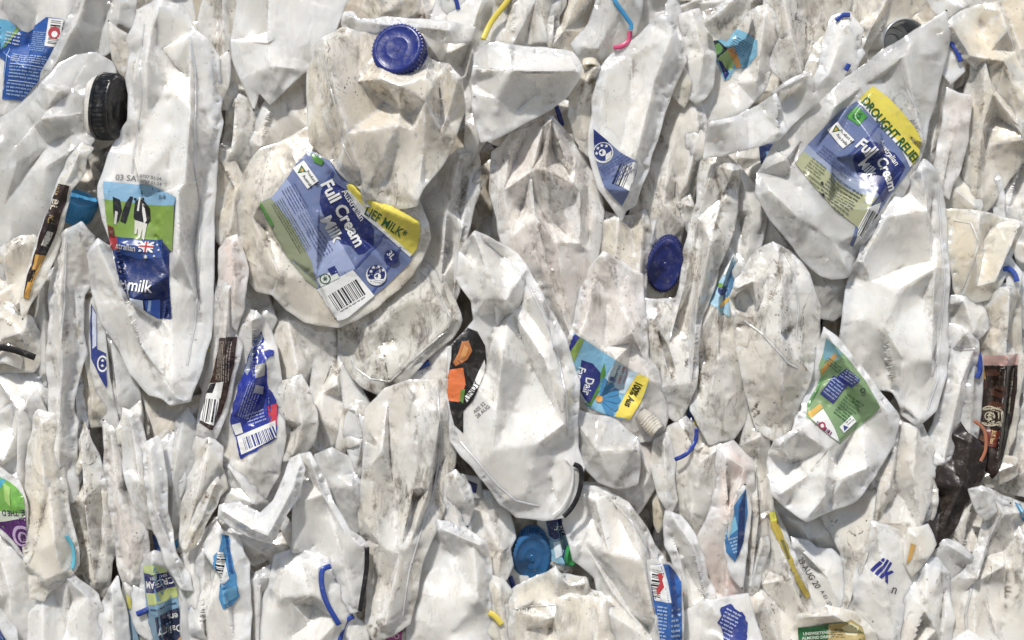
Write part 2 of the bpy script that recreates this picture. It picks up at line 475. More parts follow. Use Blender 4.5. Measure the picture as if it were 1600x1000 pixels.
    a, b, c = V2[FA[:, 0]], V2[FA[:, 1]], V2[FA[:, 2]]
    cw = (b[:, 0] - a[:, 0]) * (c[:, 1] - a[:, 1]) - (b[:, 1] - a[:, 1]) * (c[:, 0] - a[:, 0])
    flip = cw > 0
    FA[flip] = FA[flip][:, ::-1]
    FB = bidx[FA][:, ::-1]
    worn = np.maximum(worn, np.clip(1 - dist / 3.5, 0, 1) * .8)
    return verts, FA, FB, np.concatenate([worn, worn])

class Item:
    pass

def to_local(it, P):
    P = np.asarray(P, float).reshape(-1, 3)
    k = S * it.k
    return np.column_stack([(P[:, 0] - it.c[0]) * k, -(P[:, 2] - 0.0) * k, -(P[:, 1] - it.c[1]) * k])

def mk_obj(name, verts, faces, mats, idx=None, smooth=True, parent=None):
    me = bpy.data.meshes.new(name)
    me.from_pydata([tuple(v) for v in verts], [], [tuple(int(i) for i in f) for f in faces])
    for m in mats: me.materials.append(m)
    if idx is not None: me.polygons.foreach_set('material_index', np.asarray(idx, np.int32))
    me.polygons.foreach_set('use_smooth', np.full(len(me.polygons), smooth))
    me.update()
    o = bpy.data.objects.new(name, me)
    SC.collection.objects.link(o)
    if parent is not None: o.parent = parent
    return o

ITEMS = []
KEEP = []       # where labels, caps and rings sit
_seed = [10]
def B(label, outline, creases=(), h=0, mat='white', name='crushed_milk_bottle', cat='bottle', group=None, seed=None, kind=None, **kw):
    """one crushed bottle: a closed crumpled body, its own top-level object"""
    _seed[0] += 1
    sd = seed or _seed[0]
    h = h * 1.35
    it = Item(); it.h = h; it.k = (D - h) / D
    if 'grow' not in kw: kw['grow'] = 2.5 if h > 52 else 7.0
    v, FA, FB, worn = build_body(outline, [c for c in creases], sd, **kw)
    it.c = v[:, :2].mean(0)
    it.v = v; it.FA = FA
    L = to_local(it, v)
    used = np.unique(np.concatenate([FA.ravel(), FB.ravel()])); rm = np.full(len(v), -1); rm[used] = np.arange(len(used))
    o = mk_obj(name, L[used], np.concatenate([rm[FA], rm[FB]]), [PL[mat] if isinstance(mat, str) else mat])
    at_ = o.data.attributes.new('fold_wear', 'FLOAT', 'POINT'); at_.data.foreach_set('value', worn[used].astype(np.float32))
    o.location = ((it.c[0] - 800) * S * it.k, -h * S, (500 - it.c[1]) * S * it.k + ZC)
    o['label'] = label; o['category'] = cat
    if group: o['group'] = group
    if kind: o['kind'] = kind
    it.o = o; it.mat = mat
    o.data.set_sharp_from_angle(angle=math.radians(38))
    it.bvh = BVHTree.FromPolygons([Vector(a) for a in v.tolist()], [tuple(int(i) for i in f) for f in FA])
    ITEMS.append(it)
    return it

def hgt(it, x, y, miss=None):
    r = it.bvh.ray_cast(Vector((x, y, 500)), Vector((0, 0, -1)))
    if r[0] is None: return miss
    return r[0].z

def seam(it, pts, r=1.2, name='mould_seam', mat=None, lift=.2):
    """thin raised line of the same plastic that follows the crumpled surface"""
    P = []
    for a, b in zip(pts[:-1], pts[1:]):
        k = max(1, int(math.hypot(b[0] - a[0], b[1] - a[1]) / 4))
        for j in range(k): P.append((a[0] + (b[0] - a[0]) * j / k, a[1] + (b[1] - a[1]) * j / k))
    P.append(pts[-1])
    vs, fs, n = [], [], 0
    Q = [(x, y, hgt(it, x, y)) for x, y in P]; Q = [q for q in Q if q[2] is not None]
    for i, q in enumerate(Q):
        a, b = Q[max(i - 1, 0)], Q[min(i + 1, len(Q) - 1)]
        t = Vector((b[0] - a[0], b[1] - a[1], 0)).normalized(); sd = Vector((-t.y, t.x, 0))
        for c_, u in ((-1.6, -.8), (-.7, .7), (.7, .7), (1.6, -.8)): vs.append((q[0] + sd.x * r * c_, q[1] + sd.y * r * c_, q[2] + lift + r * u))
    for i in range(len(Q) - 1):
        for k in range(3): fs.append((i * 4 + k, i * 4 + k + 1, i * 4 + k + 5, i * 4 + k + 4))
    o = mk_obj(name, to_local(it, vs), fs, [mat or PL[it.mat]], parent=it.o)
    bm = bmesh.new(); bm.from_mesh(o.data); bmesh.ops.recalc_face_normals(bm, faces=bm.faces); bm.to_mesh(o.data); bm.free()
    return o

def base_h(it, x, y, r=8):
    v = [hgt(it, x + r * math.cos(a) * k, y + r * math.sin(a) * k) for k in (0, .5, 1) for a in np.linspace(0, 6.28, 8, endpoint=False)]
    v = sorted(a for a in v if a is not None)
    return v[int(len(v) * .75)] if v else 6.0

def tube(it, pts, r0, col, name='neck_ring', flatn=0.42, lift=2.0, mat=None, closed=False, label=None, seg=10):
    """plastic ring or strip swept along points, lying on the surface"""
    r = r0 * .84
    P = []
    for a in pts: P.append([a[0], a[1], hgt(it, a[0], a[1])]); KEEP.append((a[0], a[1], 14))
    known = [p[2] for p in P if p[2] is not None] or [8.0]
    top = max(known)
    P = [np.array([p[0], p[1], (0.5 * top + 0.5 * (p[2] if p[2] is not None else top)) + r * .9 + lift * .5]) for p in P]
    P = np.array(P); n = len(P)
    out = []
    for i in range(n - 1):
        p0, p1, p2, p3 = P[max(i - 1, 0)], P[i], P[i + 1], P[min(i + 2, n - 1)]
        for t in np.linspace(0, 1, 8, endpoint=False):
            out.append(0.5 * ((2 * p1) + (-p0 + p2) * t + (2 * p0 - 5 * p1 + 4 * p2 - p3) * t * t + (-p0 + 3 * p1 - 3 * p2 + p3) * t ** 3))
    out.append(P[-1]); out = np.array(out)
    vs, fs = [], []
    for i, p in enumerate(out):
        tg = Vector(out[min(i + 1, len(out) - 1)] - out[max(i - 1, 0)]).normalized()
        up = Vector((0, 0, 1)); sd = tg.cross(up).normalized(); u2 = sd.cross(tg).normalized()
        for k in range(seg):
            a = 2 * math.pi * k / seg
            vs.append(np.array(p) + np.array(sd * math.cos(a) * r + u2 * math.sin(a) * r * flatn))
    for i in range(len(out) - 1):
        for k in range(seg):
            a, b = i * seg + k, i * seg + (k + 1) % seg
            fs.append((a, b, b + seg, a + seg))
    fs.append(tuple(range(seg))[::-1]); fs.append(tuple(range((len(out) - 1) * seg, len(out) * seg)))
    o = mk_obj(name, to_local(it, vs), fs, [mat or flat(col, 0.3)], parent=it.o)
    if label: o['label'] = label
    return o

def lathe(it, cx, cy, ch, axis, profile, mats_, ribs=0, rib_range=(0, 0), rib_amp=0.0, seg=96, sq=(1, 1), roll=0, name='cap', dent=0, seed=1, start=0, end=None, parent=None):
    """surface of revolution about 'axis' (x right, y down, h towards the camera), squashed by sq"""
    ax = Vector(axis).normalized()
    KEEP.append((cx, cy, 44))
    ch = ch + (base_h(it, cx, cy, 12) if getattr(it, 'bvh', None) else 0)
    t = Vector((0, 1, 0)) if abs(ax.y) < 0.8 else Vector((1, 0, 0))
    u = ax.cross(t).normalized(); w_ = ax.cross(u).normalized()
    R = Matrix.Rotation(math.radians(roll), 3, ax); u = R @ u; w_ = R @ w_
    vs, fs, mi = [], [], []
    rng = random.Random(seed); ph = rng.uniform(0, 6.28)
    for j, pr in enumerate(profile):
        r, z = pr[0], pr[1]
        for k in range(seg):
            a = 2 * math.pi * k / seg
            rr = r
            if ribs and rib_range[0] <= j <= rib_range[1] and (k // 2) % 2: rr += rib_amp
            zz = z + dent * math.sin(a * 2 + ph) * (r / 40) + dent * .5 * math.sin(a * 3 + 2 * ph) * (r / 40)
            p = Vector((cx, cy, ch)) + ax * zz + u * (rr * math.cos(a) * sq[0]) + w_ * (rr * math.sin(a) * sq[1])
            vs.append(p[:])
    m = len(profile)
    for j in range(m - 1):
        for k in range(seg):
            a, b = j * seg + k, j * seg + (k + 1) % seg
            fs.append((a, b, b + seg, a + seg)); mi.append(profile[j][2] if len(profile[j]) > 2 else 0)
    fs.append(tuple(range((m - 1) * seg, m * seg))); mi.append(0)
    o = mk_obj(name, to_local(it, vs), fs, mats_, mi, parent=parent or it.o)
    bm = bmesh.new(); bm.from_mesh(o.data); bmesh.ops.recalc_face_normals(bm, faces=bm.faces); bm.to_mesh(o.data); bm.free()
    try: o.data.set_sharp_from_angle(angle=math.radians(40))
    except Exception: pass
    return o

def cap(it, cx, cy, ch, axis, r, hh, col, sq=(1, 1), roll=0, dent=0, ribs=True, seed=1, label=None, rough=0.32):
    q = hh
    prof = [(r * 0.96, 0), (r * 1.02, 0.01 * q), (r * 1.02, 0.20 * q), (r * .985, 0.215 * q), (r * .985, 0.25 * q), (r * .97, 0.26 * q), (r * .97, 0.28 * q), (r * .965, 0.60 * q), (r * .955, 0.86 * q),
            (r * .95, 0.87 * q), (r * .945, 0.93 * q), (r * .90, 0.985 * q), (r * .86, 1.0 * q), (r * .80, 1.0 * q), (r * .775, 0.975 * q), (r * .76, 0.965 * q), (r * .45, 0.955 * q), (r * .43, 0.965 * q), (r * .40, 0.955 * q), (r * .15, 0.95 * q), (r * .13, 0.99 * q), (r * .01, 0.99 * q)]
    o = lathe(it, cx, cy, ch, axis, prof, [flat(col, rough, 0, 0.15)], ribs=1 if ribs else 0, rib_range=(6, 8), rib_amp=r * 0.045, seg=176, sq=sq, roll=roll, name='cap', dent=dent, seed=seed)
    if label: o['label'] = label
    return o

def neck(it, cx, cy, ch, axis, r, ln, sq=(1, 1), roll=0, mat=None, threads=3, dent=3, name='neck', seed=3):
    prof = [(r * 1.0, -ln * .3), (r, 0)]
    z = 0.1 * ln
    for i in range(threads):
        prof += [(r, z), (r * 1.07, z + ln * .03), (r * 1.07, z + ln * .07), (r, z + ln * .11)]
        z += ln * 0.75 / max(threads, 1)
    prof += [(r, ln * .97), (r * .97, ln), (r * .86, ln), (r * .84, ln * .95), (r * .84, ln * .2), (r * .5, 0), (r * .01, 0)]
    return lathe(it, cx, cy, ch, axis, prof, [PL[mat or 'white'] if isinstance(mat or 'white', str) else mat], seg=72, sq=sq, roll=roll, name=name, dent=dent, seed=seed)

# ------------------------------------------------------------------ labels
_font = {}
def text_tris(s, size, bold=0.0, squeeze=1.0, slant=0.0):
    key = (s, bold, slant)
    if key not in _font:
        cu = bpy.data.curves.new('t', 'FONT'); cu.body = s; cu.size = 1.0; cu.offset = bold; cu.shear = slant
        cu.resolution_u = 3; cu.align_x = 'LEFT'; cu.align_y = 'TOP'
        ob = bpy.data.objects.new('t', cu); SC.collection.objects.link(ob)
        dg = bpy.context.evaluated_depsgraph_get()
        me = bpy.data.meshes.new_from_object(ob.evaluated_get(dg))
        bm = bmesh.new(); bm.from_mesh(me); bmesh.ops.triangulate(bm, faces=bm.faces)
        V = np.array([v.co[:2] for v in bm.verts]); F = [[v.index for v in f.verts] for f in bm.faces]
        bm.free(); bpy.data.objects.remove(ob); bpy.data.curves.remove(cu); bpy.data.meshes.remove(me)
        _font[key] = (V, F)
    V, F = _font[key]
    if len(V) == 0: return V, F
    return V * np.array([size * squeeze, -size]), F

def split_tris(V, F, maxe):
    """subdivide long triangles so they can follow a crumpled surface"""
    bm = bmesh.new()
    vs = [bm.verts.new((a[0], a[1], 0)) for a in V]
    for f in F:
        try: bm.faces.new([vs[i] for i in f])
        except ValueError: pass
    for _ in range(7):
        es = [e for e in bm.edges if e.calc_length() > maxe]
        if not es: break
        bmesh.ops.subdivide_edges(bm, edges=es, cuts=1)
        bmesh.ops.triangulate(bm, faces=[f for f in bm.faces if len(f.verts) > 3])
    bm.verts.index_update()
    V = np.array([v.co[:2] for v in bm.verts]); F = [[v.index for v in f.verts] for f in bm.faces]
    bm.free()
    return V, F

def ngon(cx, cy, r, n=24, ry=None, a0=0):
    ry = ry or r
    return [(cx + r * math.cos(a0 + 2 * math.pi * i / n), cy + ry * math.sin(a0 + 2 * math.pi * i / n)) for i in range(n)]

def star(cx, cy, r, n=5):
    return [(cx + (r if i % 2 == 0 else r * .45) * math.sin(math.pi * i / n), cy - (r if i % 2 == 0 else r * .45) * math.cos(math.pi * i / n)) for i in range(2 * n)]

def label(it, poly, base, ops, frame=(0, 0, 0), lift=1.5, rough=0.32, name='label', tag=None, maxe=3.2, ragged=0.0):
    """printed film glued to the bottle's surface; ops are drawn in the frame (ox, oy, angle in degrees clockwise[, sx, sy])"""
    P = parse(poly)[:, :2] if isinstance(poly, str) else np.array(poly, float)
    KEEP.append((P[:, 0].mean(), P[:, 1].mean(), .55 * max(np.ptp(P[:, 0]), np.ptp(P[:, 1])) + 6))
    if ragged:
        rs = np.random.RandomState(7); P = resample(np.column_stack([P, np.zeros(len(P))]), 7)[:, :2] + rs.uniform(-ragged, ragged, (len(resample(np.column_stack([P, np.zeros(len(P))]), 7)), 2))
    verts, faces, mi, mats = [], [], [], []
    def mslot(c):
        m = c if not isinstance(c, str) else flat(c, rough)
        if m not in mats: mats.append(m)
        return mats.index(m)
    fr = [list(frame) + [1, 1][: 5 - len(frame)] if len(frame) < 5 else list(frame)]
    def xf(V):
        f = fr[0]; a = math.radians(f[2]); V = np.asarray(V, float) * np.array([f[3], f[4]])
        return np.column_stack([f[0] + V[:, 0] * math.cos(a) - V[:, 1] * math.sin(a), f[1] + V[:, 0] * math.sin(a) + V[:, 1] * math.cos(a)])
    lvl = [0]
    def add(V, F, c, clip=True, dl=0.0, world=False):
        if len(V) == 0: return
        W = np.asarray(V, float) if world else xf(V)
        W, F2 = split_tris(W, F, maxe)
        if len(F2) == 0: return
        hs = [hgt(it, x, y) for x, y in W]
        cen = np.array([W[f].mean(0) for f in F2])
        ok = inside(cen, P) if clip else np.ones(len(F2), bool)
        b0 = len(verts); l_ = lift + min(lvl[0], 9) * 0.10 + lvl[0] * .05 + dl
        for (x, y), z in zip(W, hs): verts.append((x, y, (z if z is not None else 0) + l_))
        s = mslot(c)
        for f, k in zip(F2, ok):
            if not k or any(hs[i] is None for i in f): continue
            a, b, cc = W[f[0]], W[f[1]], W[f[2]]
            cr = (b[0] - a[0]) * (cc[1] - a[1]) - (b[1] - a[1]) * (cc[0] - a[0])
            f = f if cr < 0 else f[::-1]
            faces.append([b0 + i for i in f]); mi.append(s)
        lvl[0] += 1
    def poly_tris(pts):
        Vv, E_, F_, *_r = delaunay_2d_cdt([Vector(p) for p in pts], [], [list(range(len(pts)))], 1, 1e-5)
        Fx = []
        for f in F_:
            for k in range(1, len(f) - 1): Fx.append([f[0], f[k], f[k + 1]])
        return [(v.x, v.y) for v in Vv], Fx
    add(*poly_tris([tuple(p) for p in resample(np.column_stack([P, np.zeros(len(P))]), 5)[:, :2]]), base, clip=False, world=True)
    rng = random.Random(len(poly) + 5)
    for op in ops:
        k = op[0]
        if k == 'frame': fr[0] = list(op[1:]) + [1, 1][: 5 - len(op[1:])] if len(op[1:]) < 5 else list(op[1:])
        elif k == 'rect':
            _, u0, v0, u1, v1, c = op
            add([(u0, v0), (u1, v0), (u1, v1), (u0, v1)], [[0, 1, 2], [0, 2, 3]], c)
        elif k == 'poly':
            add(*poly_tris(op[1]), op[2])
        elif k == 'wpoly':
            add(*poly_tris(op[1]), op[2], world=True)
        elif k == 'text':
            _, s, u, v, size, c = op[:6]; ex = op[6] if len(op) > 6 else {}
            V, F = text_tris(s, size, ex.get('bold', 0.0), ex.get('sq', 1.0), ex.get('slant', 0.0))
            add(V + np.array([u, v]), F, c)
        elif k == 'bars':
            _, u0, v0, u1, v1, vert = op[:6]; rr = random.Random(4)
            x = u0 if vert else v0; end = u1 if vert else v1
            Vs, Fs = [], []
            while x < end:
                wd = rr.choice([1.0, 1.0, 1.6, 2.4, 3.0]); q = len(Vs)
                Vs += [(x, v0), (x + wd, v0), (x + wd, v1), (x, v1)] if vert else [(u0, x), (u1, x), (u1, x + wd), (u0, x + wd)]
                Fs += [[q, q + 1, q + 2], [q, q + 2, q + 3]]; x += wd + rr.choice([1.1, 1.1, 1.8, 2.6])
            add(Vs, Fs, op[6] if len(op) > 6 else '#1c1c22')
        elif k == 'lines':       # rows of unreadably small print: short dashes like words
            _, u0, v0, u1, v1, rows, c = op[:7]
            Vs, Fs = [], []; ph = (v1 - v0) / rows
            for r in range(rows):
                x = u0
                while x < u1 - 2:
                    wd = min(rng.uniform(2.5, 9), u1 - x); y0 = v0 + r * ph
                    xx = x
                    while xx < x + wd:
                        q = len(Vs); t = ph * rng.uniform(0.28, 0.52)
                        Vs += [(xx, y0), (xx + 1.0, y0), (xx + 1.0, y0 + t), (xx, y0 + t)]; Fs += [[q, q + 1, q + 2], [q, q + 2, q + 3]]; xx += 1.5
                    x += wd + 1.8
            add(Vs, Fs, c)
    o = mk_obj(name, to_local(it, verts), faces, mats, mi, parent=it.o)
    if tag: o['label'] = tag
    return o

def prt(it, text, x, y, ang, size, col='#3a3a42', name='date_print', bold=0.01, sq=1.0):
    """ink stamped straight on the plastic"""
    V, F = text_tris(text, size, bold, sq)
    a = math.radians(ang); KEEP.append((x + 25 * math.cos(a), y + 25 * math.sin(a), 36))
    W = np.column_stack([x + V[:, 0] * math.cos(a) - V[:, 1] * math.sin(a), y + V[:, 0] * math.sin(a) + V[:, 1] * math.cos(a)])
    W, F = split_tris(W, F, 4)
    hs = [hgt(it, p[0], p[1]) for p in W]
    vs = [(p[0], p[1], (z or 0) + 0.7) for p, z in zip(W, hs)]
    fs = []
    for f in F:
        if any(hs[i] is None for i in f): continue
        p, q, r = W[f[0]], W[f[1]], W[f[2]]
        cr = (q[0] - p[0]) * (r[1] - p[1]) - (q[1] - p[1]) * (r[0] - p[0])
        fs.append(f if cr < 0 else f[::-1])
    return mk_obj(name, to_local(it, vs), fs, [flat(col, 0.5)], parent=it.o)

# ------------------------------------------------------------------ unseen concrete ground, added to bounce light up onto the bale
gm = bpy.data.materials.new('concrete'); gm.use_nodes = True
_n, _l = gm.node_tree.nodes, gm.node_tree.links
_k = _n.new('ShaderNodeTexNoise'); _k.inputs['Scale'].default_value = 6; _k.inputs['Detail'].default_value = 8
_r2 = _n.new('ShaderNodeMix'); _r2.data_type = 'RGBA'; _r2.inputs[6].default_value = (.19, .175, .155, 1); _r2.inputs[7].default_value = (.27, .255, .23, 1)
_l.new(_k.outputs['Fac'], _r2.inputs[0]); _l.new(_r2.outputs[2], _n['Principled BSDF'].inputs['Base Color']); _n['Principled BSDF'].inputs['Roughness'].default_value = .85
_me = bpy.data.meshes.new('ground'); _me.from_pydata([(-30, -30, 0), (30, -30, 0), (30, 30, 0), (-30, 30, 0)], [], [(0, 1, 2, 3)]); _me.materials.append(gm)
_g = bpy.data.objects.new('ground', _me); SC.collection.objects.link(_g); _g['kind'] = 'structure'

# ------------------------------------------------------------------ the mass of the bale behind everything one can tell apart
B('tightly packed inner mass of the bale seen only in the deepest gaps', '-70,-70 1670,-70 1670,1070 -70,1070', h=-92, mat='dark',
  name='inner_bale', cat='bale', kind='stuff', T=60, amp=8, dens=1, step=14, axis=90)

# bottles wedged deep in the gaps; nothing but slivers of them show
_r = random.Random(77)
def filler(cx, cy, ln, wd, ang, h, mat):
    a = math.radians(ang)
    pts = []
    n = 10
    for i in range(n):
        t = 2 * math.pi * i / n
        rr = _r.uniform(0.82, 1.12)
        x, y = math.cos(t) * wd / 2 * rr * (0.75 + 0.25 * math.sin(t)), math.sin(t) * ln / 2 * rr
        pts.append([cx + x * math.cos(a) - y * math.sin(a), cy + x * math.sin(a) + y * math.cos(a), _r.uniform(-8, 4)])
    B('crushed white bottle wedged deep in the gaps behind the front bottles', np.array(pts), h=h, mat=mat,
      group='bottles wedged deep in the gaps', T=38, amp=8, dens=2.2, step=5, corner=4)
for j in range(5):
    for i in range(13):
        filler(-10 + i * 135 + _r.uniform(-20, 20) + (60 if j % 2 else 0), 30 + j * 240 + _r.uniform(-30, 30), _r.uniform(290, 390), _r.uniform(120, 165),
               _r.uniform(-24, 24), _r.uniform(-60, -28), _r.choice(['white', 'warm', 'grime', 'dark', 'dark', 'filthy']))  # dark plastic is picked more often, so the gaps are deepened by colour

WH = '#e9e9e6'; BK = '#17171b'; NAVY = '#1a2c74'; MID = '#6878a6'; PALE = '#97a5cc'; YEL = '#e6d41a'; GRN = '#0c5a2c'

# ================================================================== TOP LEFT
b = B('white bottle with a blue nutrition panel and barcode, in the top left corner', '-40,-40 125,-40,4 150,30 118,95,4 72,150 30,172 -40,178',
      ['40,-30,8 60,20,2 45,110,8', '110,-20,6 105,60,10'], h=2, mat='clean', amp=4, dens=.6)
label(b, '-14,28 12,31 28,45 40,49 62,38 76,29 106,34 97,70 84,100 60,132 35,158 18,156 3,155 6,120 9,97 -14,80', '#1d56a8', [
    ('wpoly', [(-14, 28), (12, 31), (22, 40), (4, 78), (-14, 70)], '#5fb9dd'), ('wpoly', [(22, 40), (26, 44), (10, 72), (5, 77)], '#7fb045'),
    ('frame', 80, 31, 8), ('rect', 0, 0, 26, 44, WH), ('bars', 5, 3, 22, 40, False), ('poly', ngon(13, 22, 10), '#b8323c'), ('poly', ngon(14, 24, 5), WH),
    ('frame', 22, 64, 8), ('lines', 28, -18, 54, 14, 10, '#9fc2ea'), ('lines', 2, 20, 60, 34, 4, '#c9dcf2'), ('rect', 2, 36, 58, 37, '#c9dcf2'),
    ('lines', 2, 40, 58, 60, 4, '#a8c6ea'), ('rect', 2, 62, 50, 63, '#c9dcf2'), ('lines', 0, 66, 44, 88, 4, '#a8c6ea'), ('rect', -6, 12, -5, 78, '#9fc2ea'), ('lines', -14, -14, 8, 8, 4, WH)],
      tag='blue nutrition label with a small barcode')
B('translucent fold between the blue panel label and the tall cow bottle at the top', '122,-40 215,-40 205,40,-6 178,30 168,75 130,95,-6 95,118 66,128,4 88,90,6 108,40 130,0',
  ['150,-30,10 126,40,12 85,112,8', '190,-30,2 160,20,-8 150,80,-4'], h=10, mat='blue', amp=5)
B('beige hollow bottle shoulder just left of the tall cow bottle', '150,10 215,20 215,100 205,150 190,210 150,230 130,120', ['175,42,8 200,100,14 195,160,4'], h=-25, mat='warm', amp=7)
B('small pale folded flap pointing up beside the cow bottle', '174,38 198,58 204,90 205,140 196,118 182,92', ['176,42,6 196,120,4'], h=6, mat='warm', T=14, amp=2)

b = B('big pale bottle with a black screw cap, at the upper left edge', '-40,215,-10 0,190 38,165 74,134,4 96,104 118,92 150,87 170,100 178,130 160,175 152,200 140,224,6 132,238 104,280 90,320 70,370 40,420 -40,450,-10',
      ['74,134,10 76,190,16 74,262,8', '74,132,8 100,148,12 146,155,6', '74,262,2 108,243,10 138,224,8', '0,230,2 30,260,8 20,340,2', '76,190,10 120,210,4'], h=22, mat='blue', amp=4, dens=.7, T=44)
neck(b, 146, 166, -18, (0.86, 0.10, 0.40), 46, 16, sq=(.5, 1), roll=0)
cap(b, 160, 166, -8, (0.86, 0.10, 0.50), 52, 34, '#17171a', sq=(.62, 1.0), roll=0, dent=1.5, label='black ribbed screw cap')
b = B('narrow brown-banded coffee milk bottle squeezed to a strip beside the light blue cap', '130,225 146,232 132,270 112,300 96,370 70,440 52,470 38,500 34,470 50,410 72,350 88,300 108,250', ['128,240,8 90,330,10 50,450,6'], h=40, mat='warm', T=22, amp=2)
label(b, '95,288 113,292 106,318 92,360 74,400 58,438 48,468 40,466 46,430 58,395 72,350 84,315', '#33201b', [
    ('frame', 107, 291, 104), ('text', 'BL', 24, 2, 17, '#d8cdb8', {'bold': .02}), ('text', 'USTR', 2, 8, 7, '#c9a85c'), ('text', 'ICI', 50, 4, 11, '#c9a85c'),
    ('wpoly', [(84, 345), (92, 348), (76, 396), (64, 398)], '#14100f'), ('wpoly', [(80, 362), (86, 364), (76, 386), (69, 384)], '#cfcac0'),
    ('wpoly', [(60, 398), (74, 400), (50, 468), (41, 465)], '#d39a2c'), ('wpoly', [(54, 420), (61, 422), (54, 442), (48, 440)], '#15100e')], tag='dark brown and gold label strip')

b = B('pale crushed bottle hidden under the light blue cap', '95,330 150,300 175,330 160,400 130,380 90,420', h=-35, mat='grime')
cap(b, 128, 340, 52, (.45, -.72, .30), 33, 34, '#2a9bd6', sq=(1, .8), dent=2, label='light blue ribbed cap lying on its side')
b.o['label'] = 'bottle with the light blue cap, between the brown label strip and the cow label'

b = B('tall white bottle with black and white cows on its label', '218,18 250,6,4 282,12 298,48 322,66,4 336,90 341,140 342,190 332,270 327,330 329,420 326,500 312,575,4 297,622,8 270,626 236,612 208,580,2 188,538 163,500 148,450 147,400,4 160,378,8 178,390 166,340 160,288 176,240 204,188,2 200,120 204,60',
      ['252,10,8 238,100,18 232,190,6 222,280,14', '300,60,12 306,180,22 298,290,20 262,300,6', '330,90,6 334,220,10', '290,300,24 292,400,26 268,430,8 270,520,8 276,600,14',
       '160,380,14 200,470,10 232,560,2 285,622,14', '172,290,4 182,380,2 202,470,-4 240,505,-6', '210,470,10 226,540,12 262,590,8 280,615,12', '240,60,10 262,130,2 272,230,10'], h=34, mat='clean', amp=5, dens=.6, T=52, step=4)
SKY = '#86b9dc'; GR = '#7fa332'
label(b, '163,284 200,287 242,292 285,312 281,350 277,394 270,396 268,440 272,498 246,498 232,488 202,466 192,440 180,400 172,372 167,330', '#17306e', [
    ('wpoly', [(163, 284), (200, 287), (242, 292), (285, 312), (281, 328), (240, 322), (163, 316)], SKY),
    ('wpoly', [(162, 312), (200, 316), (240, 321), (282, 324), (277, 396), (255, 376), (225, 374), (172, 370)], GR),
    ('wpoly', [(172, 368), (186, 370), (188, 392), (176, 390)], '#b3242c'),
    ('wpoly', [(184, 370), (222, 376), (258, 375), (254, 404), (222, 406), (188, 396)], '#1d4791'),
    ('wpoly', [(179, 308), (190, 313), (193, 330), (188, 346), (182, 352), (180, 330)], '#1c1c20'), ('wpoly', [(183, 330), (187, 332), (184, 352), (181, 350)], '#d9d6d0'),
    ('wpoly', [(205, 307), (209, 308), (204, 330), (198, 350), (190, 346), (194, 330), (198, 318)], '#1f1f24'),
    ('wpoly', [(212, 316), (217, 311), (222, 312), (229, 317), (236, 326), (236, 344), (230, 353), (214, 347), (210, 340), (211, 326)], '#1b1b20'),
    ('wpoly', [(218, 307), (221, 308), (219, 318), (218, 330), (215, 330)], '#e6e3dc'), ('wpoly', [(223, 318), (226, 319), (230, 345), (226, 350), (223, 330)], '#e6e3dc'),
    ('wpoly', [(212, 344), (231, 350), (227, 376), (224, 372), (224, 356), (221, 372), (218, 372), (217, 356), (215, 366), (212, 366)], '#d9d6cc'),
    ('wpoly', [(211, 309), (215, 311), (213, 314), (210, 312)], '#1b1b20'), ('wpoly', [(222, 311), (227, 309), (226, 314)], '#1b1b20'),
    ('wpoly', [(171, 352), (180, 356), (182, 372), (172, 368)], '#6c2f22'),
    ('frame', 252, 305, 5), ('text', 'JUB', 0, 0, 8, '#2c3a4c'),
    ('frame', 184, 377, 10), ('text', 'stralian', 0, 0, 14, WH, {'sq': .82, 'bold': .01}),
    ('frame', 221, 377, 4), ('rect', 0, 0, 22, 17, '#24448c'), ('poly', [(0, 0), (3, 0), (22, 15), (22, 17), (19, 17), (0, 2)], WH), ('poly', [(22, 0), (19, 0), (0, 15), (0, 17), (3, 17), (22, 2)], WH),
    ('rect', 8, 0, 14, 17, WH), ('rect', 0, 5, 22, 11, WH), ('rect', 9.5, 0, 12.5, 17, '#c01f2d'), ('rect', 0, 6.5, 22, 9.5, '#c01f2d'),
    ('poly', star(12, 24, 4, 7), WH), ('poly', star(27, 4, 2, 7), WH), ('poly', star(30, 12, 2, 7), WH), ('poly', star(25, 22, 2, 7), WH),
    ('frame', 203, 432, 6), ('text', 'milk', 2, 0, 27, WH, {'sq': .85, 'bold': .012}), ('text', 'n', -9, 3, 22, WH, {'sq': .7, 'bold': .01}),
    ('wpoly', [(208, 466), (228, 470), (228, 488), (218, 482)], '#dfe6f2'), ('wpoly', [(230, 470), (252, 468), (250, 498), (232, 494)], '#2458b8'),
    ('wpoly', [(236, 470), (240, 470), (236, 494), (232, 492)], '#9fc0ee'), ('wpoly', [(201, 444), (206, 446), (205, 464), (202, 466), (199, 456)], '#c9d2e6')], tag='cow label: green meadow over navy milk panel')
prt(b, '03 SAT', 182, 271, 4, 13, '#77777c'); prt(b, '0707 01:24', 226, 274, 8, 7, '#77777c'); prt(b, '0707 01:24', 226, 282, 8, 7, '#77777c')

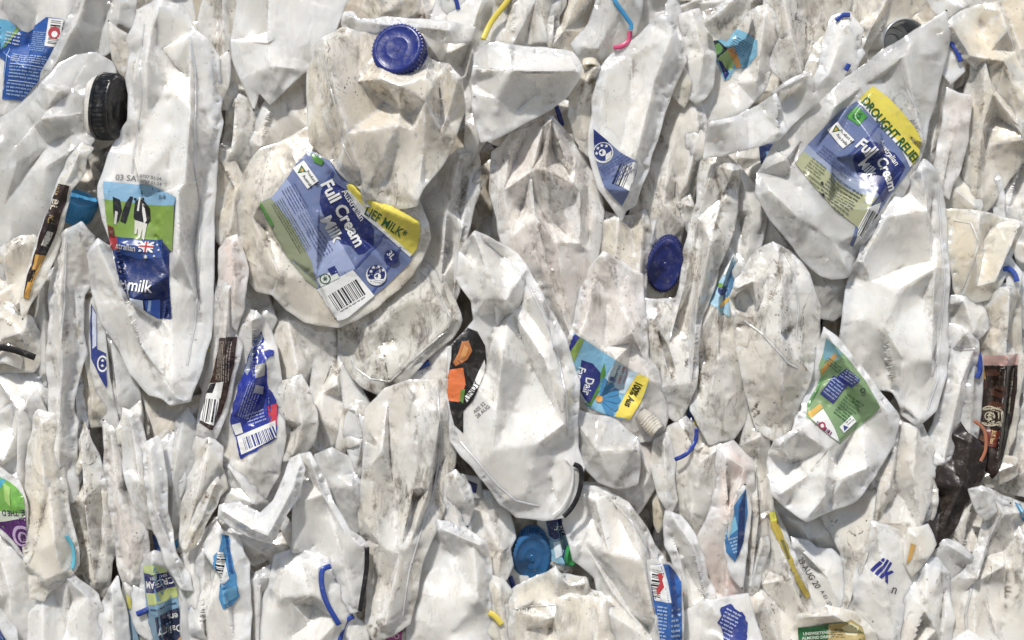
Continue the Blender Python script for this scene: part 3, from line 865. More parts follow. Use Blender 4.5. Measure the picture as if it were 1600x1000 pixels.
B('dirt-lined narrow bottle standing right behind the cow bottle at the top', '312,40 335,-40 378,-40 372,60 362,168 342,168 336,90', ['350,-30,10 352,160,8'], h=12, mat='grime', T=26, amp=4)
b = B('tiny corner of a bottle with an orange and navy sticker, above the cow bottle', '292,40 325,40 325,80 300,76', h=2, mat='white', T=16, amp=2)
label(b, '299,47 320,49 322,74 308,66', WH, [('wpoly', [(303, 48), (318, 49), (317, 54), (303, 52)], '#e07a2c'), ('poly', ngon(311, 61, 4, 12), BK), ('wpoly', [(316, 60), (322, 58), (323, 76), (317, 74)], '#27408c')])
B('large smooth white panel bottle at the top, left of the blue cap', '376,-40 560,-40 530,12 498,82,6 470,112 430,150,8 422,158 404,140 396,168 380,120 366,60',
  ['420,-30,4 421,70,10 426,108,14 468,110,8', '468,0,2 440,60,6 421,72,8', '426,108,4 436,140,10'], h=26, mat='clean', amp=4, dens=.6, T=34)
B('long pleated bottle hanging between the cow label and the full cream label', '362,150 398,165 410,200 398,245 380,320 372,372 352,392 344,352 337,300 336,235 350,230',
  ['372,160,12 366,240,14 350,300,2', '392,180,8 386,260,4'], h=8, mat='grime', amp=7, dens=1.6)
B('blistered beige flap at the right rim of the cow bottle', '336,236 352,238 378,282 390,318 384,350 352,388 342,360', ['340,245,4 372,300,10 356,380,2'], h=20, mat='warm', T=20, amp=3)
B('folded white panel tucked behind the blue-capped cone, above the full cream label', '492,84 506,120 492,170 494,216,-4 440,228 398,250 384,290 378,250 402,200 426,152 468,112', ['488,100,6 484,200,4', '430,150,4 410,230,8'], h=14, mat='white', amp=4)

b = B('bottle top squashed into a cone, with a dark blue screw cap', '504,66,6 536,44,10 560,52 600,44,4 668,92 700,104 722,128,4 726,170,4 708,220 688,262,2 664,290,4 652,322,6 612,326 570,322,8 566,298 534,272,2 508,248 484,222 482,170 482,110',
      ['512,72,20 530,150,26 548,215,24 566,268,18', '512,72,16 498,120,2 506,190,4 534,262,12', '548,215,22 520,230,-2', '600,130,22 628,142,26 668,128,22', '628,142,26 624,200,14 588,275,12',
       '680,140,22 668,165,22 648,206,8', '668,165,20 662,240,6 654,312,12', '648,206,2 604,280,0 572,300,16', '700,110,12 716,130,16 690,210,6', '560,130,10 600,160,-4 640,180,0'], h=52, mat='warm', amp=4, dens=.7, T=60, step=4)
neck(b, 628, 92, -8, (-.2, -.22, .95), 40, 14, dent=1)
cap(b, 629, 86, 0, (-.26, -.22, .92), 42, 26, '#15297e', sq=(1, 1.0), dent=.8, label='dark blue ribbed screw cap, scuffed')
B('crumpled rim of clear plastic curling over the top of the blue-capped cone', '538,22 552,20 562,34 600,30 640,32 700,36 742,42 735,62 690,66 640,50 590,52 545,54 536,40', ['545,28,10 600,42,10 700,50,8'], h=44, mat='clean', T=18, amp=3)
B('pale tube-like bottle end above the blue cap', '570,-40 655,-40 650,10 622,28 585,26 570,12', ['580,-30,6 610,20,10'], h=6, mat='warm', T=30, amp=4)
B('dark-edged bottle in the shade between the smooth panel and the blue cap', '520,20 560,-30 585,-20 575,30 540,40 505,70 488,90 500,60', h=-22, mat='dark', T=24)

b = B('bottle with the central full cream milk label, purple-blue with a yellow strip', '480,205 440,228 398,252,2 378,300 370,350,-6 384,425,-8 402,450 428,455,2 452,480 478,498,4 530,505,6 556,494,6 600,462 640,425,6 662,385 664,350,2 640,300 560,250 520,215',
      ['504,250,12 501,340,16 498,430,12 528,500,8', '504,250,12 540,310,8 600,370,8 648,420,4', '410,322,12 450,400,6 494,440,6', '400,270,6 396,340,4 440,430,10 450,470,4', '560,300,16 606,330,20 655,350,16'], h=30, mat='warm', amp=3.5, dens=.6, T=58, step=3.6)
label(b, '486,236 508,250 545,262 560,292 600,316 656,346 659,360 654,384 640,412 604,446 582,464 545,496 530,502 514,480 497,452 480,438 446,396 412,330 410,318 430,310 454,278 466,258', MID, [
    ('wpoly', [(410, 318), (450, 280), (470, 305), (505, 372), (500, 452), (480, 438), (446, 396), (412, 330)], PALE),
    ('wpoly', [(410, 318), (428, 312), (455, 345), (490, 410), (498, 452), (480, 438), (446, 396), (412, 330)], '#949c7a'),
    ('wpoly', [(504, 330), (556, 420), (520, 440), (500, 430), (500, 400)], PALE),
    ('wpoly', [(505, 300), (520, 284), (545, 300), (570, 330), (586, 360), (584, 384), (570, 396), (560, 398), (548, 384), (532, 380), (512, 346), (503, 320)], NAVY),
    ('wpoly', [(545, 292), (556, 290), (600, 316), (662, 346), (658, 380), (644, 400), (626, 384), (600, 362), (568, 334), (548, 302)], YEL),
    ('wpoly', [(546, 302), (549, 300), (600, 358), (644, 398), (641, 402), (598, 363), (566, 336)], WH),
    ('wpoly', [(602, 366), (604, 368), (556, 420), (554, 418)], '#3e539c'), ('wpoly', [(626, 386), (628, 388), (580, 462), (577, 461)], '#3e539c'), ('wpoly', [(506, 292), (524, 270), (526, 272), (508, 296)], '#3e539c'),
    ('wpoly', [(487, 240), (498, 246), (510, 254), (506, 262), (494, 256)], '#4a8a2a'),
    ('frame', 583, 320, 33), ('text', 'LIEF MILK*', -2, 4, 20, GRN, {'sq': .80, 'bold': .015}),
    ('frame', 536, 302, 58), ('text', 'Australian', 0, -12, 14, WH, {'sq': .95, 'bold': .012}),
    ('frame', 518, 278, 62), ('text', 'Full Cream', 4, -4, 27, WH, {'sq': .92, 'bold': .03}), ('text', 'Milk', 52, 24, 25, WH, {'sq': .92, 'bold': .03}),
    ('frame', 478, 258, 54), ('poly', [(-4, -3), (36, -3), (36, 18), (-4, 18)], WH), ('poly', [(0, 4), (14, 4), (7, 17)], '#1f6b38'), ('poly', [(4, 6), (10, 6), (7, 12)], '#d9a520'), ('text', 'Product of', 13, -1, 6.5, BK, {'bold': .02}), ('text', 'Australia', 15, 8, 6.5, BK, {'bold': .02}),
    ('frame', 462, 288, 60), ('lines', 2, -2, 44, 24, 6, '#3d4a86'), ('lines', 48, 4, 84, 22, 4, '#5a678e'), ('lines', 12, 26, 100, 48, 6, '#4b5436'), ('lines', 76, 0, 120, 24, 5, '#4d5a92'),
    ('wpoly', [(408, 322), (414, 320), (432, 352), (428, 356)], '#4f8d3a'),
    ('frame', 540, 425, 62), ('lines', 0, 0, 20, 18, 4, '#465aa0'),
    ('wpoly', [(497, 453), (552, 422), (585, 462), (545, 496), (530, 503), (512, 482)], WH), ('frame', 520, 452, -32), ('bars', -10, 6, 40, 34, True, BK), ('lines', -8, 36, 36, 41, 1, BK),
    ('wpoly', ngon(588, 430, 16, 28), WH), ('wpoly', ngon(588, 428, 14, 28), NAVY), ('wpoly', ngon(590, 432, 5.5, 16), WH), ('frame', 586, 425, 10), ('text', '4', 1, 1, 10, NAVY, {'bold': .03}),
    ('wpoly', star(580, 424, 3.2), WH), ('wpoly', star(584, 418, 3.2), WH), ('wpoly', star(592, 417, 3.2), WH), ('wpoly', star(599, 422, 3.2), WH), ('wpoly', [(576, 436), (602, 436), (596, 443), (582, 443)], WH), ('frame', 579, 436, 8), ('lines', 0, 0, 20, 6, 2, NAVY),
    ('wpoly', ngon(612, 403, 11.5, 24), NAVY), ('frame', 607, 396, 52), ('text', '3L', -1, -8, 13, WH, {'bold': .02}),
    ('frame', 500, 442, -28), ('rect', 0, -6, 32, 8, '#dfe6dd'), ('rect', 22, -12, 34, 0, NAVY), ('poly', ngon(12, 0, 8.5, 20), '#3c5a48'), ('poly', ngon(12, 0, 6.5, 20), '#dfe6dd'), ('poly', star(12, 0, 5, 6), '#3c5a48')],
      tag='full cream milk label with barcode and yellow relief strip')
b2 = B('grimy square bottle base, grey with ground-in dirt, below the full cream barcode', '645,398,-6 668,420 690,440,2 706,470 719,500,8 706,520 672,548 640,582,8 622,606 600,612,4 566,598 548,578,-4 532,545,-10 532,510 556,486',
       ['556,590,4 598,598,12 640,576,14 712,500,14', '560,500,8 590,560,12 598,598,10', '650,420,6 672,470,14 690,510,14', '580,520,10 640,470,12'], h=16, mat='filthy', amp=1.6, dens=.3, T=64, corner=12, step=4)

B('pair of long milky folds right of the full cream label', '654,292 690,262 720,240,6 742,232 744,300,4 730,350 716,400 712,455 704,486 680,450 664,400 664,345', ['720,245,16 700,330,16 690,440,10', '738,240,8 722,360,10 708,470,4', '668,330,8 686,300,2'], h=6, mat='white', amp=6, dens=1.4)
b = B('pleated clear bottle ringed with yellow, right of the blue cap', '668,60 700,-40 800,-40 790,20 752,70 742,110 744,170 738,236 724,262 734,180 726,128 700,100', ['700,64,4 740,70,10', '760,-20,8 735,60,14 744,160,8', '705,-20,4 690,60,12'], h=14, mat='clean', amp=8, dens=2)
tube(b, [(812, -22, 56), (790, 10, 52), (768, 38, 50), (755, 66, 44)], 5.2, '#e8d21e', label='yellow plastic ring', lift=30)
b = B('small flattened bottle neck with blue caps bits beside the yellow ring', '704,-30 740,-30 728,14 705,30 690,10', h=14, mat='clean', T=16)
tube(b, [(706, -10), (713, 2), (716, 16)], 4.0, '#1d3f9c', name='neck_ring')
b.o['label'] = 'clear bottle neck with a short blue ring, at the top right of the cap'
b = B('dark blue crushed neck peeking out below the yellow ring', '770,50 795,40 800,68 778,80', h=14, mat='blue', T=14, amp=1)
tube(b, [(787, 44), (783, 58), (776, 72)], 5.5, '#16327c', name='neck_ring', flatn=.6)

b = B('wedge-shaped bottle end with a dirty crease across it and a bright top band', '742,84,2 764,72 800,74,6 850,76 894,84,8 908,104,6 902,126 884,152,4 820,190 772,216,4 752,222 742,188 737,130',
      ['738,110,12 800,117,20 900,116,14', '764,74,8 766,112,10', '795,76,10 800,116,14', '745,150,8 770,212,4'], h=52, mat='clean', amp=3, dens=.5, T=56, step=4)
B('translucent bottle folded into sharp triangles above the dirty-creased wedge', '776,10 800,-40 875,-40 868,20 866,60 856,80 800,76 770,78', ['806,-30,6 800,74,8', '850,-30,8 858,70,10', '838,0,2 862,60,8'], h=22, mat='white', amp=7, dens=1.6)
B('narrow dark-streaked bottle between two top folds, right of the wedge', '862,-40 950,-40 938,20 925,48 888,78 860,80', ['870,-30,8 862,76,10', '945,-20,8 880,50,4'], h=26, mat='warm', amp=5)
b = B('creased clear bottle with a light blue strip and a pink one on its neck', '944,-40 1002,-40 996,20 988,50 958,86 940,104 932,112 905,98 897,70 925,40', ['960,-30,10 934,80,12', '985,-20,8 940,95,4', '900,75,4 935,60,10'], h=34, mat='blue', amp=6, dens=1.6)
tube(b, [(952, -12), (960, 8), (972, 24), (984, 40), (984, 50)], 4.2, '#1f9ad6', name='neck_ring', label='light blue plastic ring')
tube(b, [(984, 50), (982, 64), (972, 73), (958, 76)], 4.4, '#e0407c', name='neck_ring', label='pink plastic ring')

# ================================================================== TOP CENTRE AND RIGHT
b = B('large smooth bottle with a star rating and a small barcode at its lower tip', '958,90 1000,62,2 1034,30,6 1052,44 1062,70,4 1066,95,4 1048,135 1030,185 1012,240 996,290,6 988,318 972,340,-6 940,290 926,240 926,205 930,160,2 942,110',
      ['1036,32,14 1046,60,16 1058,92,10', '1046,60,14 1020,130,12 990,250,16 985,300,10', '945,110,8 935,200,4'], h=38, mat='clean', amp=3, dens=.45, T=46, step=4)
label(b, '927,202 950,222 975,244 995,258 992,275 984,292 980,306 972,322 958,308 944,292 936,268 928,240', MID, [
    ('wpoly', [(927, 202), (950, 222), (946, 232), (928, 226)], NAVY),
    ('wpoly', [(995, 258), (988, 284), (982, 300), (962, 288), (972, 262), (988, 256)], WH), ('frame', 988, 262, 112), ('bars', 2, 2, 36, 22, False),
    ('wpoly', ngon(942, 239, 16, 28), WH), ('wpoly', ngon(942, 238, 14, 28), '#243a80'), ('wpoly', ngon(941, 239, 5.5, 16), WH), ('frame', 938, 234, 12), ('text', '4', 0, 0, 9, NAVY, {'bold': .03}),
    ('wpoly', star(932, 240, 3), WH), ('wpoly', star(934, 232, 3), WH), ('wpoly', star(940, 228, 3), WH), ('wpoly', star(947, 229, 3), WH), ('wpoly', [(946, 242), (955, 236), (954, 246), (946, 252)], WH),
    ('frame', 940, 262, -32), ('lines', -4, -2, 44, 16, 4, '#3d4c8c'), ('lines', 6, 20, 40, 34, 3, '#3d4c8c')], tag='blue label end with health star disc')
b = B('twisted narrow bottle neck left of the smooth star-rated bottle', '896,150 905,112 928,98 934,118 928,180 926,222 918,240 904,215 893,180', ['930,110,14 910,140,12 900,180,8', '925,150,4 915,220,6'], h=30, mat='warm', T=26, amp=5, dens=2.5)
lathe(b, 921, 104, 2, (.1, .8, .6), [(12, -8), (12, 0), (13, 2), (12, 5), (10, 6), (7, 5), (6, -4)], [PL['yellow']], seg=40, sq=(1, .6), name='neck')
b = B('pinkish long bottle fanning out below the dirty wedge', '832,204,4 862,190,8 884,214 905,246 932,282,4 938,330 930,395,2 914,450 906,510 896,548 880,520 858,478 838,425,2 792,388 782,340 770,300 774,240 800,214',
      ['860,194,20 850,270,24 868,380,14 894,530,6', '848,200,12 830,270,10 836,340,14 862,450,12', '862,194,16 895,290,14 905,380,8', '800,225,8 786,300,8 800,370,4', '905,300,12 880,330,8'], h=24, mat='pink', amp=4, dens=.8, T=46, step=4)
b = B('sagging clear folds with a blue ring above the pinkish bottle', '760,215 800,195 850,180 878,160 895,165 898,205 870,200 830,210 790,225', ['780,215,6 870,180,6'], h=8, mat='pink', T=24)
tube(b, [(866, 160, 28), (872, 178, 26), (878, 198, 22)], 4.4, '#1e3c9a')
b = B('strip of blue label showing in the gap at the left side of the wedge', '738,140 752,150 756,215 744,240 734,190', h=0, mat='white', T=16, amp=1)
label(b, '741,150 750,155 749,205 740,195', '#1d3a90', [])

B('grimy mottled bottle in the shade of the smooth star-rated one', '1048,132 1078,140 1092,170,6 1096,215 1090,265,4 1078,310 1062,352 1052,420 1030,470 1005,470 1010,400 990,345 990,300 1012,240 1030,180', ['1080,145,10 1088,205,14 1070,290,12', '1045,240,6 1035,320,10 1040,400,6', '1010,265,6 1030,340,8'], h=12, mat='grime', amp=7, dens=1.8)
B('long white bottle fold reaching the top edge, right of the star-rated bottle', '1066,26 1090,18 1104,50 1112,90 1108,135 1086,158 1068,140 1070,95', ['1080,22,8 1096,90,12 1088,150,4'], h=30, mat='white', T=28, amp=4)
B('rolled dirty-edged bottle end at the top, above the torn blue sticker', '1098,20 1130,8 1166,-20 1170,14 1152,40 1135,62 1112,56 1100,40', ['1105,35,10 1150,0,12'], h=44, mat='grime', T=40, amp=3)
B('clear bottle lying across the top edge above the rolled end', '1000,-40 1180,-40 1150,4 1100,20 1066,24 1030,26 1000,50 990,20', ['1010,-10,8 1090,2,8'], h=14, mat='clean', amp=7, dens=1.6)
b = B('white bottle carrying the torn shiny sticker of blue, green and orange', '1106,40 1150,30 1200,10,4 1222,60 1204,100 1188,140,4 1150,178,8 1108,194 1096,150 1104,90', ['1190,30,12 1178,130,12', '1110,100,6 1150,130,2 1150,175,10', '1145,40,-6 1165,100,-4'], h=18, mat='white', amp=5)
label(b, '1108,64 1122,62 1148,42 1165,52 1180,66 1179,90 1168,104 1146,110 1138,124 1130,127 1122,100 1112,88', '#74b7d6', [
    ('wpoly', [(1108, 64), (1122, 62), (1138, 76), (1120, 92), (1112, 88)], '#2c3b44'), ('wpoly', [(1114, 72), (1124, 66), (1132, 78), (1118, 88)], '#5e8c4a'),
    ('wpoly', [(1120, 92), (1138, 76), (1150, 92), (1142, 112), (1128, 104)], '#a9c76a'), ('wpoly', [(1136, 76), (1146, 72), (1158, 104), (1150, 108)], '#e79a2a'),
    ('wpoly', [(1122, 94), (1128, 96), (1138, 116), (1132, 126)], '#2a2a6e'), ('frame', 1150, 56, 35), ('lines', 0, 0, 28, 26, 7, '#3f6c94')], rough=.18)
B('bright flat bottle flap catching the full sun under the torn sticker', '1106,196,8 1150,184,6 1186,166 1208,150,10 1218,178 1226,206,6 1212,220 1166,232,4 1128,242 1099,248,6', ['1106,200,14 1142,192,12 1150,236,6', '1208,152,14 1214,210,10'], h=50, mat='clean', amp=2, dens=.5, T=30)
b = B('bottle with a navy label end and orange symbol, half hidden under the bright flap', '1150,215 1230,195 1262,180 1262,215 1225,255 1195,290 1178,320 1160,300 1120,262', ['1230,200,6 1200,280,8'], h=4, mat='white', amp=5)
label(b, '1184,214 1229,198 1226,226 1216,242 1196,262 1190,272 1186,240', '#182c60', [('frame', 1196, 216, -14), ('rect', 2, 0, 20, 12, '#51689a'), ('lines', 3, 2, 19, 10, 2, WH), ('frame', 1195, 238, -10), ('rect', 0, 0, 20, 20, '#5b93c8'), ('rect', 2, 3, 14, 15, '#df6a3a'), ('poly', [(4, 14), (14, 14), (9, 5)], '#234a8a')])
B('crisp square flap of cloudy plastic left of the drought relief bottle', '1203,146,4 1230,128 1258,116,10 1268,136 1278,158,4 1250,182 1228,204,4 1218,180', ['1206,148,12 1260,120,16', '1258,120,14 1268,150,8'], h=48, mat='blue', amp=2, T=20)
B('large pale bottle at the top edge, left of the shiny tin', '1196,-40 1335,-40 1318,20 1298,52 1282,100 1262,118 1230,128 1206,100 1222,60 1200,10', ['1215,-30,8 1232,60,12 1250,115,8', '1290,-30,4 1270,60,4'], h=24, mat='grime', amp=5)
b = B('narrow stack of clear folds with two blue ring pieces, left of the tin', '1302,30 1326,24 1342,50 1346,82 1330,110 1312,142 1278,175 1266,150 1282,110 1290,70', ['1320,40,8 1290,120,10', '1335,60,6 1320,110,2'], h=30, mat='clean', amp=6, dens=2.4)
tube(b, [(1304, 34), (1314, 26), (1326, 25)], 4.5, '#2146a8')
tube(b, [(1324, 102, 46), (1319, 112, 46)], 4.5, '#2146a8')
B('wide crumpled clear bottle folding down between the blue ring pieces and the tin', '1330,-40 1442,-40 1436,10 1410,30 1370,44 1350,78 1350,112 1330,130 1312,140 1334,100 1350,56 1328,20', ['1400,-30,8 1355,50,12 1330,125,6', '1360,-30,0 1340,40,4'], h=20, mat='warm', amp=7, dens=1.8)

# the shiny tin
it = Item(); it.h = 14; it.bvh = None; it.k = (D - 14) / D; it.c = np.array([1402.0, 62.0])
root = bpy.data.objects.new('tin_can', None); SC.collection.objects.link(root)
root.location = ((1402 - 800) * S * it.k, -14 * S, (500 - 62) * S * it.k + ZC)
root['label'] = 'shiny silver tin rim sticking out behind the drought relief bottle'; root['category'] = 'tin'
it.o = root
steel = flat('#b4b7ba', .3, .55, .3)
lathe(it, 1404, 66, 0, (.22, .16, .95), [(33, -60), (33, 10), (34, 16), (36, 19), (36.5, 22), (35, 24), (33, 22), (31.5, 16), (31, -2), (30, -26), (24, -28), (22, -24), (14, -24), (12, -27), (.5, -27)], [steel], seg=96, sq=(1.05, 1), name='can_body')

b = B('big bottle at right with the drought relief strip over a full cream label', '1476,18,10 1482,50,8 1474,100 1458,165 1440,232,6 1432,262 1400,322,6 1342,386,4 1334,410 1322,432,4 1300,436 1270,420 1240,384,4 1204,344 1180,302,4 1184,272 1210,226 1262,176 1312,132,4 1372,84 1440,42,6',
      ['1406,92,16 1420,150,10 1442,232,10', '1406,92,14 1300,170,10 1225,250,10', '1222,252,14 1290,320,12 1336,370,14', '1200,300,10 1240,340,14 1300,380,8 1326,430,6', '1242,382,6 1262,350,10 1290,400,2', '1365,240,18 1395,262,4 1350,330,16'], h=46, mat='blue', amp=3, dens=.6, T=56, step=3.6)
b31 = b
label(b, '1364,134 1386,152 1406,176 1424,200 1435,222 1434,244 1422,262 1396,298 1362,344 1340,372 1331,386 1324,384 1330,354 1300,330 1268,292 1241,254 1262,226 1290,196 1316,172 1342,156', MID, [
    ('wpoly', [(1364, 134), (1386, 152), (1406, 176), (1424, 200), (1436, 222), (1434, 244), (1424, 262), (1408, 232), (1374, 190), (1341, 156)], YEL),
    ('wpoly', [(1342, 155), (1339, 159), (1372, 194), (1406, 234), (1420, 262), (1424, 258), (1409, 231), (1375, 189)], WH),
    ('wpoly', [(1241, 254), (1262, 226), (1300, 262), (1372, 296), (1360, 340), (1345, 362), (1330, 354), (1300, 330), (1268, 292)], '#8f9cb8'),
    ('wpoly', [(1241, 254), (1256, 236), (1330, 300), (1368, 312), (1354, 350), (1342, 368), (1330, 354), (1300, 330), (1268, 292)], '#a3a67c'),
    ('wpoly', [(1330, 244), (1352, 224), (1372, 228), (1396, 240), (1412, 262), (1398, 290), (1376, 318), (1360, 296), (1340, 276)], NAVY),
    ('wpoly', [(1374, 192), (1376, 194), (1324, 246), (1321, 244)], '#44569a'), ('wpoly', [(1404, 268), (1406, 270), (1350, 332), (1348, 330)], '#44569a'),
    ('frame', 1360, 148, 50), ('text', 'DROUGHT RELIEF', -2, 4, 20, GRN, {'sq': .80, 'bold': .02}),
    ('frame', 1338, 166, 46), ('rect', 0, 0, 23, 23, '#3f9a30'), ('poly', ngon(11.5, 13, 6.5, 20), GRN), ('poly', ngon(11.5, 13, 4.6, 20), '#3f9a30'), ('poly', ngon(9, 14, 2.4, 12), GRN), ('poly', ngon(14, 14, 2.4, 12), GRN), ('poly', [(11, 6), (15, 3), (13, 8)], GRN),
    ('frame', 1306, 192, 52), ('rect', 0, -2, 38, 18, WH), ('poly', [(2, 3), (14, 3), (8, 15)], '#1f6b38'), ('poly', [(5, 5), (11, 5), (8, 11)], '#d9a520'), ('text', 'Product of', 13, -1, 6.2, BK, {'bold': .02}), ('text', 'Australia', 15, 7, 6.2, BK, {'bold': .02}),
    ('frame', 1374, 220, 57), ('text', 'Australian', 0, -6, 12, WH, {'sq': .95, 'bold': .015}),
    ('frame', 1344, 216, 44), ('text', 'Full', 0, 0, 24, WH, {'sq': .9, 'bold': .03}), ('frame', 1384, 244, 68), ('text', 'Cream', 0, 0, 23, WH, {'sq': .84, 'bold': .03}), ('frame', 1352, 246, 48), ('text', 'Milk', 0, 0, 21, WH, {'sq': .8, 'bold': .03}),
    ('frame', 1284, 222, 40), ('lines', 4, 2, 66, 22, 4, '#46527e'), ('lines', 4, 28, 34, 52, 5, '#5c6440'), ('lines', 44, 26, 100, 76, 9, '#3f4550'), ('lines', 6, 54, 42, 72, 3, '#5c6440'), ('poly', ngon(40, 52, 2.6, 10), BK), ('poly', ngon(52, 66, 2.6, 10), BK), ('poly', ngon(60, 76, 2.6, 10), BK),
    ('wpoly', [(1350, 326), (1372, 318), (1360, 352), (1340, 376), (1330, 386), (1334, 356)], WH), ('frame', 1352, 326, 28), ('bars', 0, 2, 20, 46, True)], tag='full cream label under a yellow drought relief strip')
prt(b, 'AUG', 1424, 186, 62, 11, '#8d8d90'); 
b = B('small crushed neck with a curved blue ring beside the top of the drought relief bottle', '1468,56 1490,44 1500,76 1500,110 1484,128 1472,110', ['1480,60,4 1490,110,4'], h=36, mat='clean', T=20, amp=2)
tube(b, [(1474, 52, 60), (1480, 66, 60), (1492, 82, 58), (1498, 98, 56)], 4.6, '#1d45b0')
b = B('ragged clear plastic crumpled over the top edge above the drought relief bottle', '1438,-40 1540,-40 1530,18 1508,24 1490,18 1478,26 1462,14', ['1470,-20,4 1500,15,8'], h=26, mat='clean', T=20, amp=7, dens=4)
B('broad yellowed bottle in the top right corner', '1476,42,6 1500,24 1560,8 1640,-20 1640,240 1606,224,8 1590,190 1562,150 1530,105 1500,84 1486,70', ['1480,45,14 1510,90,6 1560,100,12 1600,190,8', '1560,20,6 1545,80,4 1580,130,8', '1500,30,4 1510,90,12'], h=38, mat='yellow', amp=5, dens=.9, T=54)
B('long greyed bottle panel below the yellowed corner bottle', '1520,78 1540,108 1572,160 1612,214 1612,232 1586,262,4 1560,300 1526,340 1512,320 1516,220 1512,140', ['1530,100,16 1542,150,14 1600,218,12', '1530,100,16 1528,200,12 1522,310,6'], h=26, mat='warm', amp=4)
B('flat unmarked pale strip of plastic right of the drought relief label', '1480,142,4 1510,152,4 1506,220 1496,262 1480,306,4 1460,290 1468,236 1476,190', ['1480,145,8 1506,152,8', '1488,200,10 1470,290,8'], h=36, mat='pink', amp=1.5, dens=.3, T=20)
B('dirty inner fold between the drought relief bottle and the flat pale strip', '1474,70 1486,110 1480,150 1474,210 1458,262 1440,262 1444,220 1462,140', ['1478,90,8 1450,240,8'], h=22, mat='grime', T=26, amp=4)

b = B('biggest smooth white bottle, standing upright at right of centre', '1424,272,6 1440,250,6 1462,270,4 1476,320 1481,420 1480,520,4 1478,585 1462,640,6 1432,664,6 1410,648 1396,612,-4 1350,600 1322,592,-6 1312,540 1318,480 1334,410 1345,372 1380,330,4',
      ['1430,262,16 1440,330,14 1452,420,18 1448,560,14', '1342,410,16 1356,440,10 1372,472,2', '1372,472,12 1400,450,16 1460,400,8', '1380,340,10 1345,400,14', '1404,560,14 1404,630,8 1432,655,10', '1340,500,8 1376,512,12 1396,600,2'], h=40, mat='clean', amp=4, dens=.6, T=60, step=4)
B('rolled clear fold hanging under the drought relief bottle', '1240,376 1290,420 1330,430 1342,412 1330,456 1316,484 1300,496 1278,492 1268,460', ['1262,410,6 1290,450,12 1320,450,8'], h=22, mat='blue', T=36, amp=5)
B('shadowed clear folds left of the rolled fold, above the oval end', '1170,310 1205,345 1240,386 1266,430 1276,480 1262,470 1240,420 1210,384 1186,380 1172,420 1160,380', ['1190,330,8 1250,420,10'], h=8, mat='blue', amp=7, dens=2)
B('yellowed square bottle end right of the biggest smooth bottle', '1478,330,2 1520,336 1560,344,8 1590,352,10 1582,390 1562,430,4 1542,462,6 1520,468 1498,462,-4 1492,430 1482,390', ['1524,338,14 1516,400,14 1502,460,4', '1586,354,16 1548,440,12'], h=36, mat='yellow', amp=2, dens=.4, T=56)
B('crumpled dirty plastic in the corner above the yellowed square end', '1480,260 1520,250 1528,320 1520,338 1490,335 1478,320', ['1490,300,8 1520,325,8'], h=24, mat='yellow', amp=5, dens=3)
B('pale bottle side at the right edge above the coffee bottle', '1560,290 1600,235 1640,220 1640,450 1600,440 1590,390 1596,350 1566,340', ['1600,240,8 1570,330,6', '1612,300,8 1608,420,6'], h=12, mat='white', amp=5)

# ================================================================== CENTRE
b = B('large glossy bottle with a black neck ring, in the centre', '718,392,4 742,362,8 792,386,4 822,416 842,452,6 864,492 884,532,6 904,596,4 900,660 902,700 912,728,6 898,780 884,806,8 850,812 808,806 782,786 756,748,4 724,712 704,690 699,620 701,548 742,500,4 738,470 712,432',
      ['742,366,16 760,420,20 790,470,22 850,560,20 880,660,14', '745,420,10 756,470,16 772,490,2', '772,470,16 784,560,24 776,640,14', '842,455,18 862,540,14 880,610,18', '720,705,8 750,730,14 790,780,10', '742,640,8 770,700,16 820,770,10', '800,640,4 840,690,14 866,700,2', '714,560,6 742,600,10 716,680,4'], h=44, mat='clean', amp=4, dens=.7, T=60, step=4, seed=904)
label(b, '712,516 728,511 746,518 758,540 760,566 754,592 740,624 724,642 724,676 710,664 704,642 697,604 700,588 705,560 706,530', '#1b1818', [
    ('wpoly', [(700, 578), (724, 574), (728, 600), (718, 628), (698, 626), (694, 600)], '#e8701c'), ('wpoly', [(722, 534), (732, 532), (738, 548), (730, 562), (712, 572), (708, 566), (716, 552)], '#c9752a'),
    ('wpoly', [(726, 538), (732, 544), (728, 556), (718, 562)], '#e8a04c'), ('wpoly', [(720, 608), (727, 608), (724, 630), (719, 626)], '#5c8a2c'),
    ('wpoly', [(757, 562), (759, 576), (750, 600), (730, 628), (726, 620), (738, 604), (748, 580)], WH), ('frame', 731, 622, -58), ('text', 'UNDY', -2, -7, 14, BK, {'sq': .8, 'bold': .02})], tag='black label with an orange block')
prt(b, 'A02 52', 738, 641, -42, 8, '#55555a'); prt(b, '28 AUG', 742, 648, -42, 8, '#55555a')
tube(b, [(896, 724), (906, 730), (908, 748), (903, 772), (893, 792), (880, 806)], 4.6, '#19191c', name='neck_ring', label='black neck ring', lift=6)
tube(b, [(884, 716), (894, 730), (894, 752), (888, 774), (876, 794), (864, 804)], 2.4, '#cfccc4', name='neck_rim', mat=PL['clean'])
b54 = b
b = B('bottle with the dairy daisy label, blue with a yellow strip', '912,452,-4 926,420 944,398,4 972,416 1000,432 1004,500 1006,560,4 1034,600,2 1044,640 1030,684,-4 992,690 962,662 925,668 894,650,-6 886,610 882,560 896,520',
      ['944,402,12 965,460,6 985,520,14 1006,562,10', '905,520,12 960,560,16 1010,592,14', '1010,592,14 1000,640,8', '930,430,4 915,500,8', '895,560,8 930,640,4 970,655,4'], h=30, mat='pink', amp=3.5, dens=.7, T=50, step=3.6)
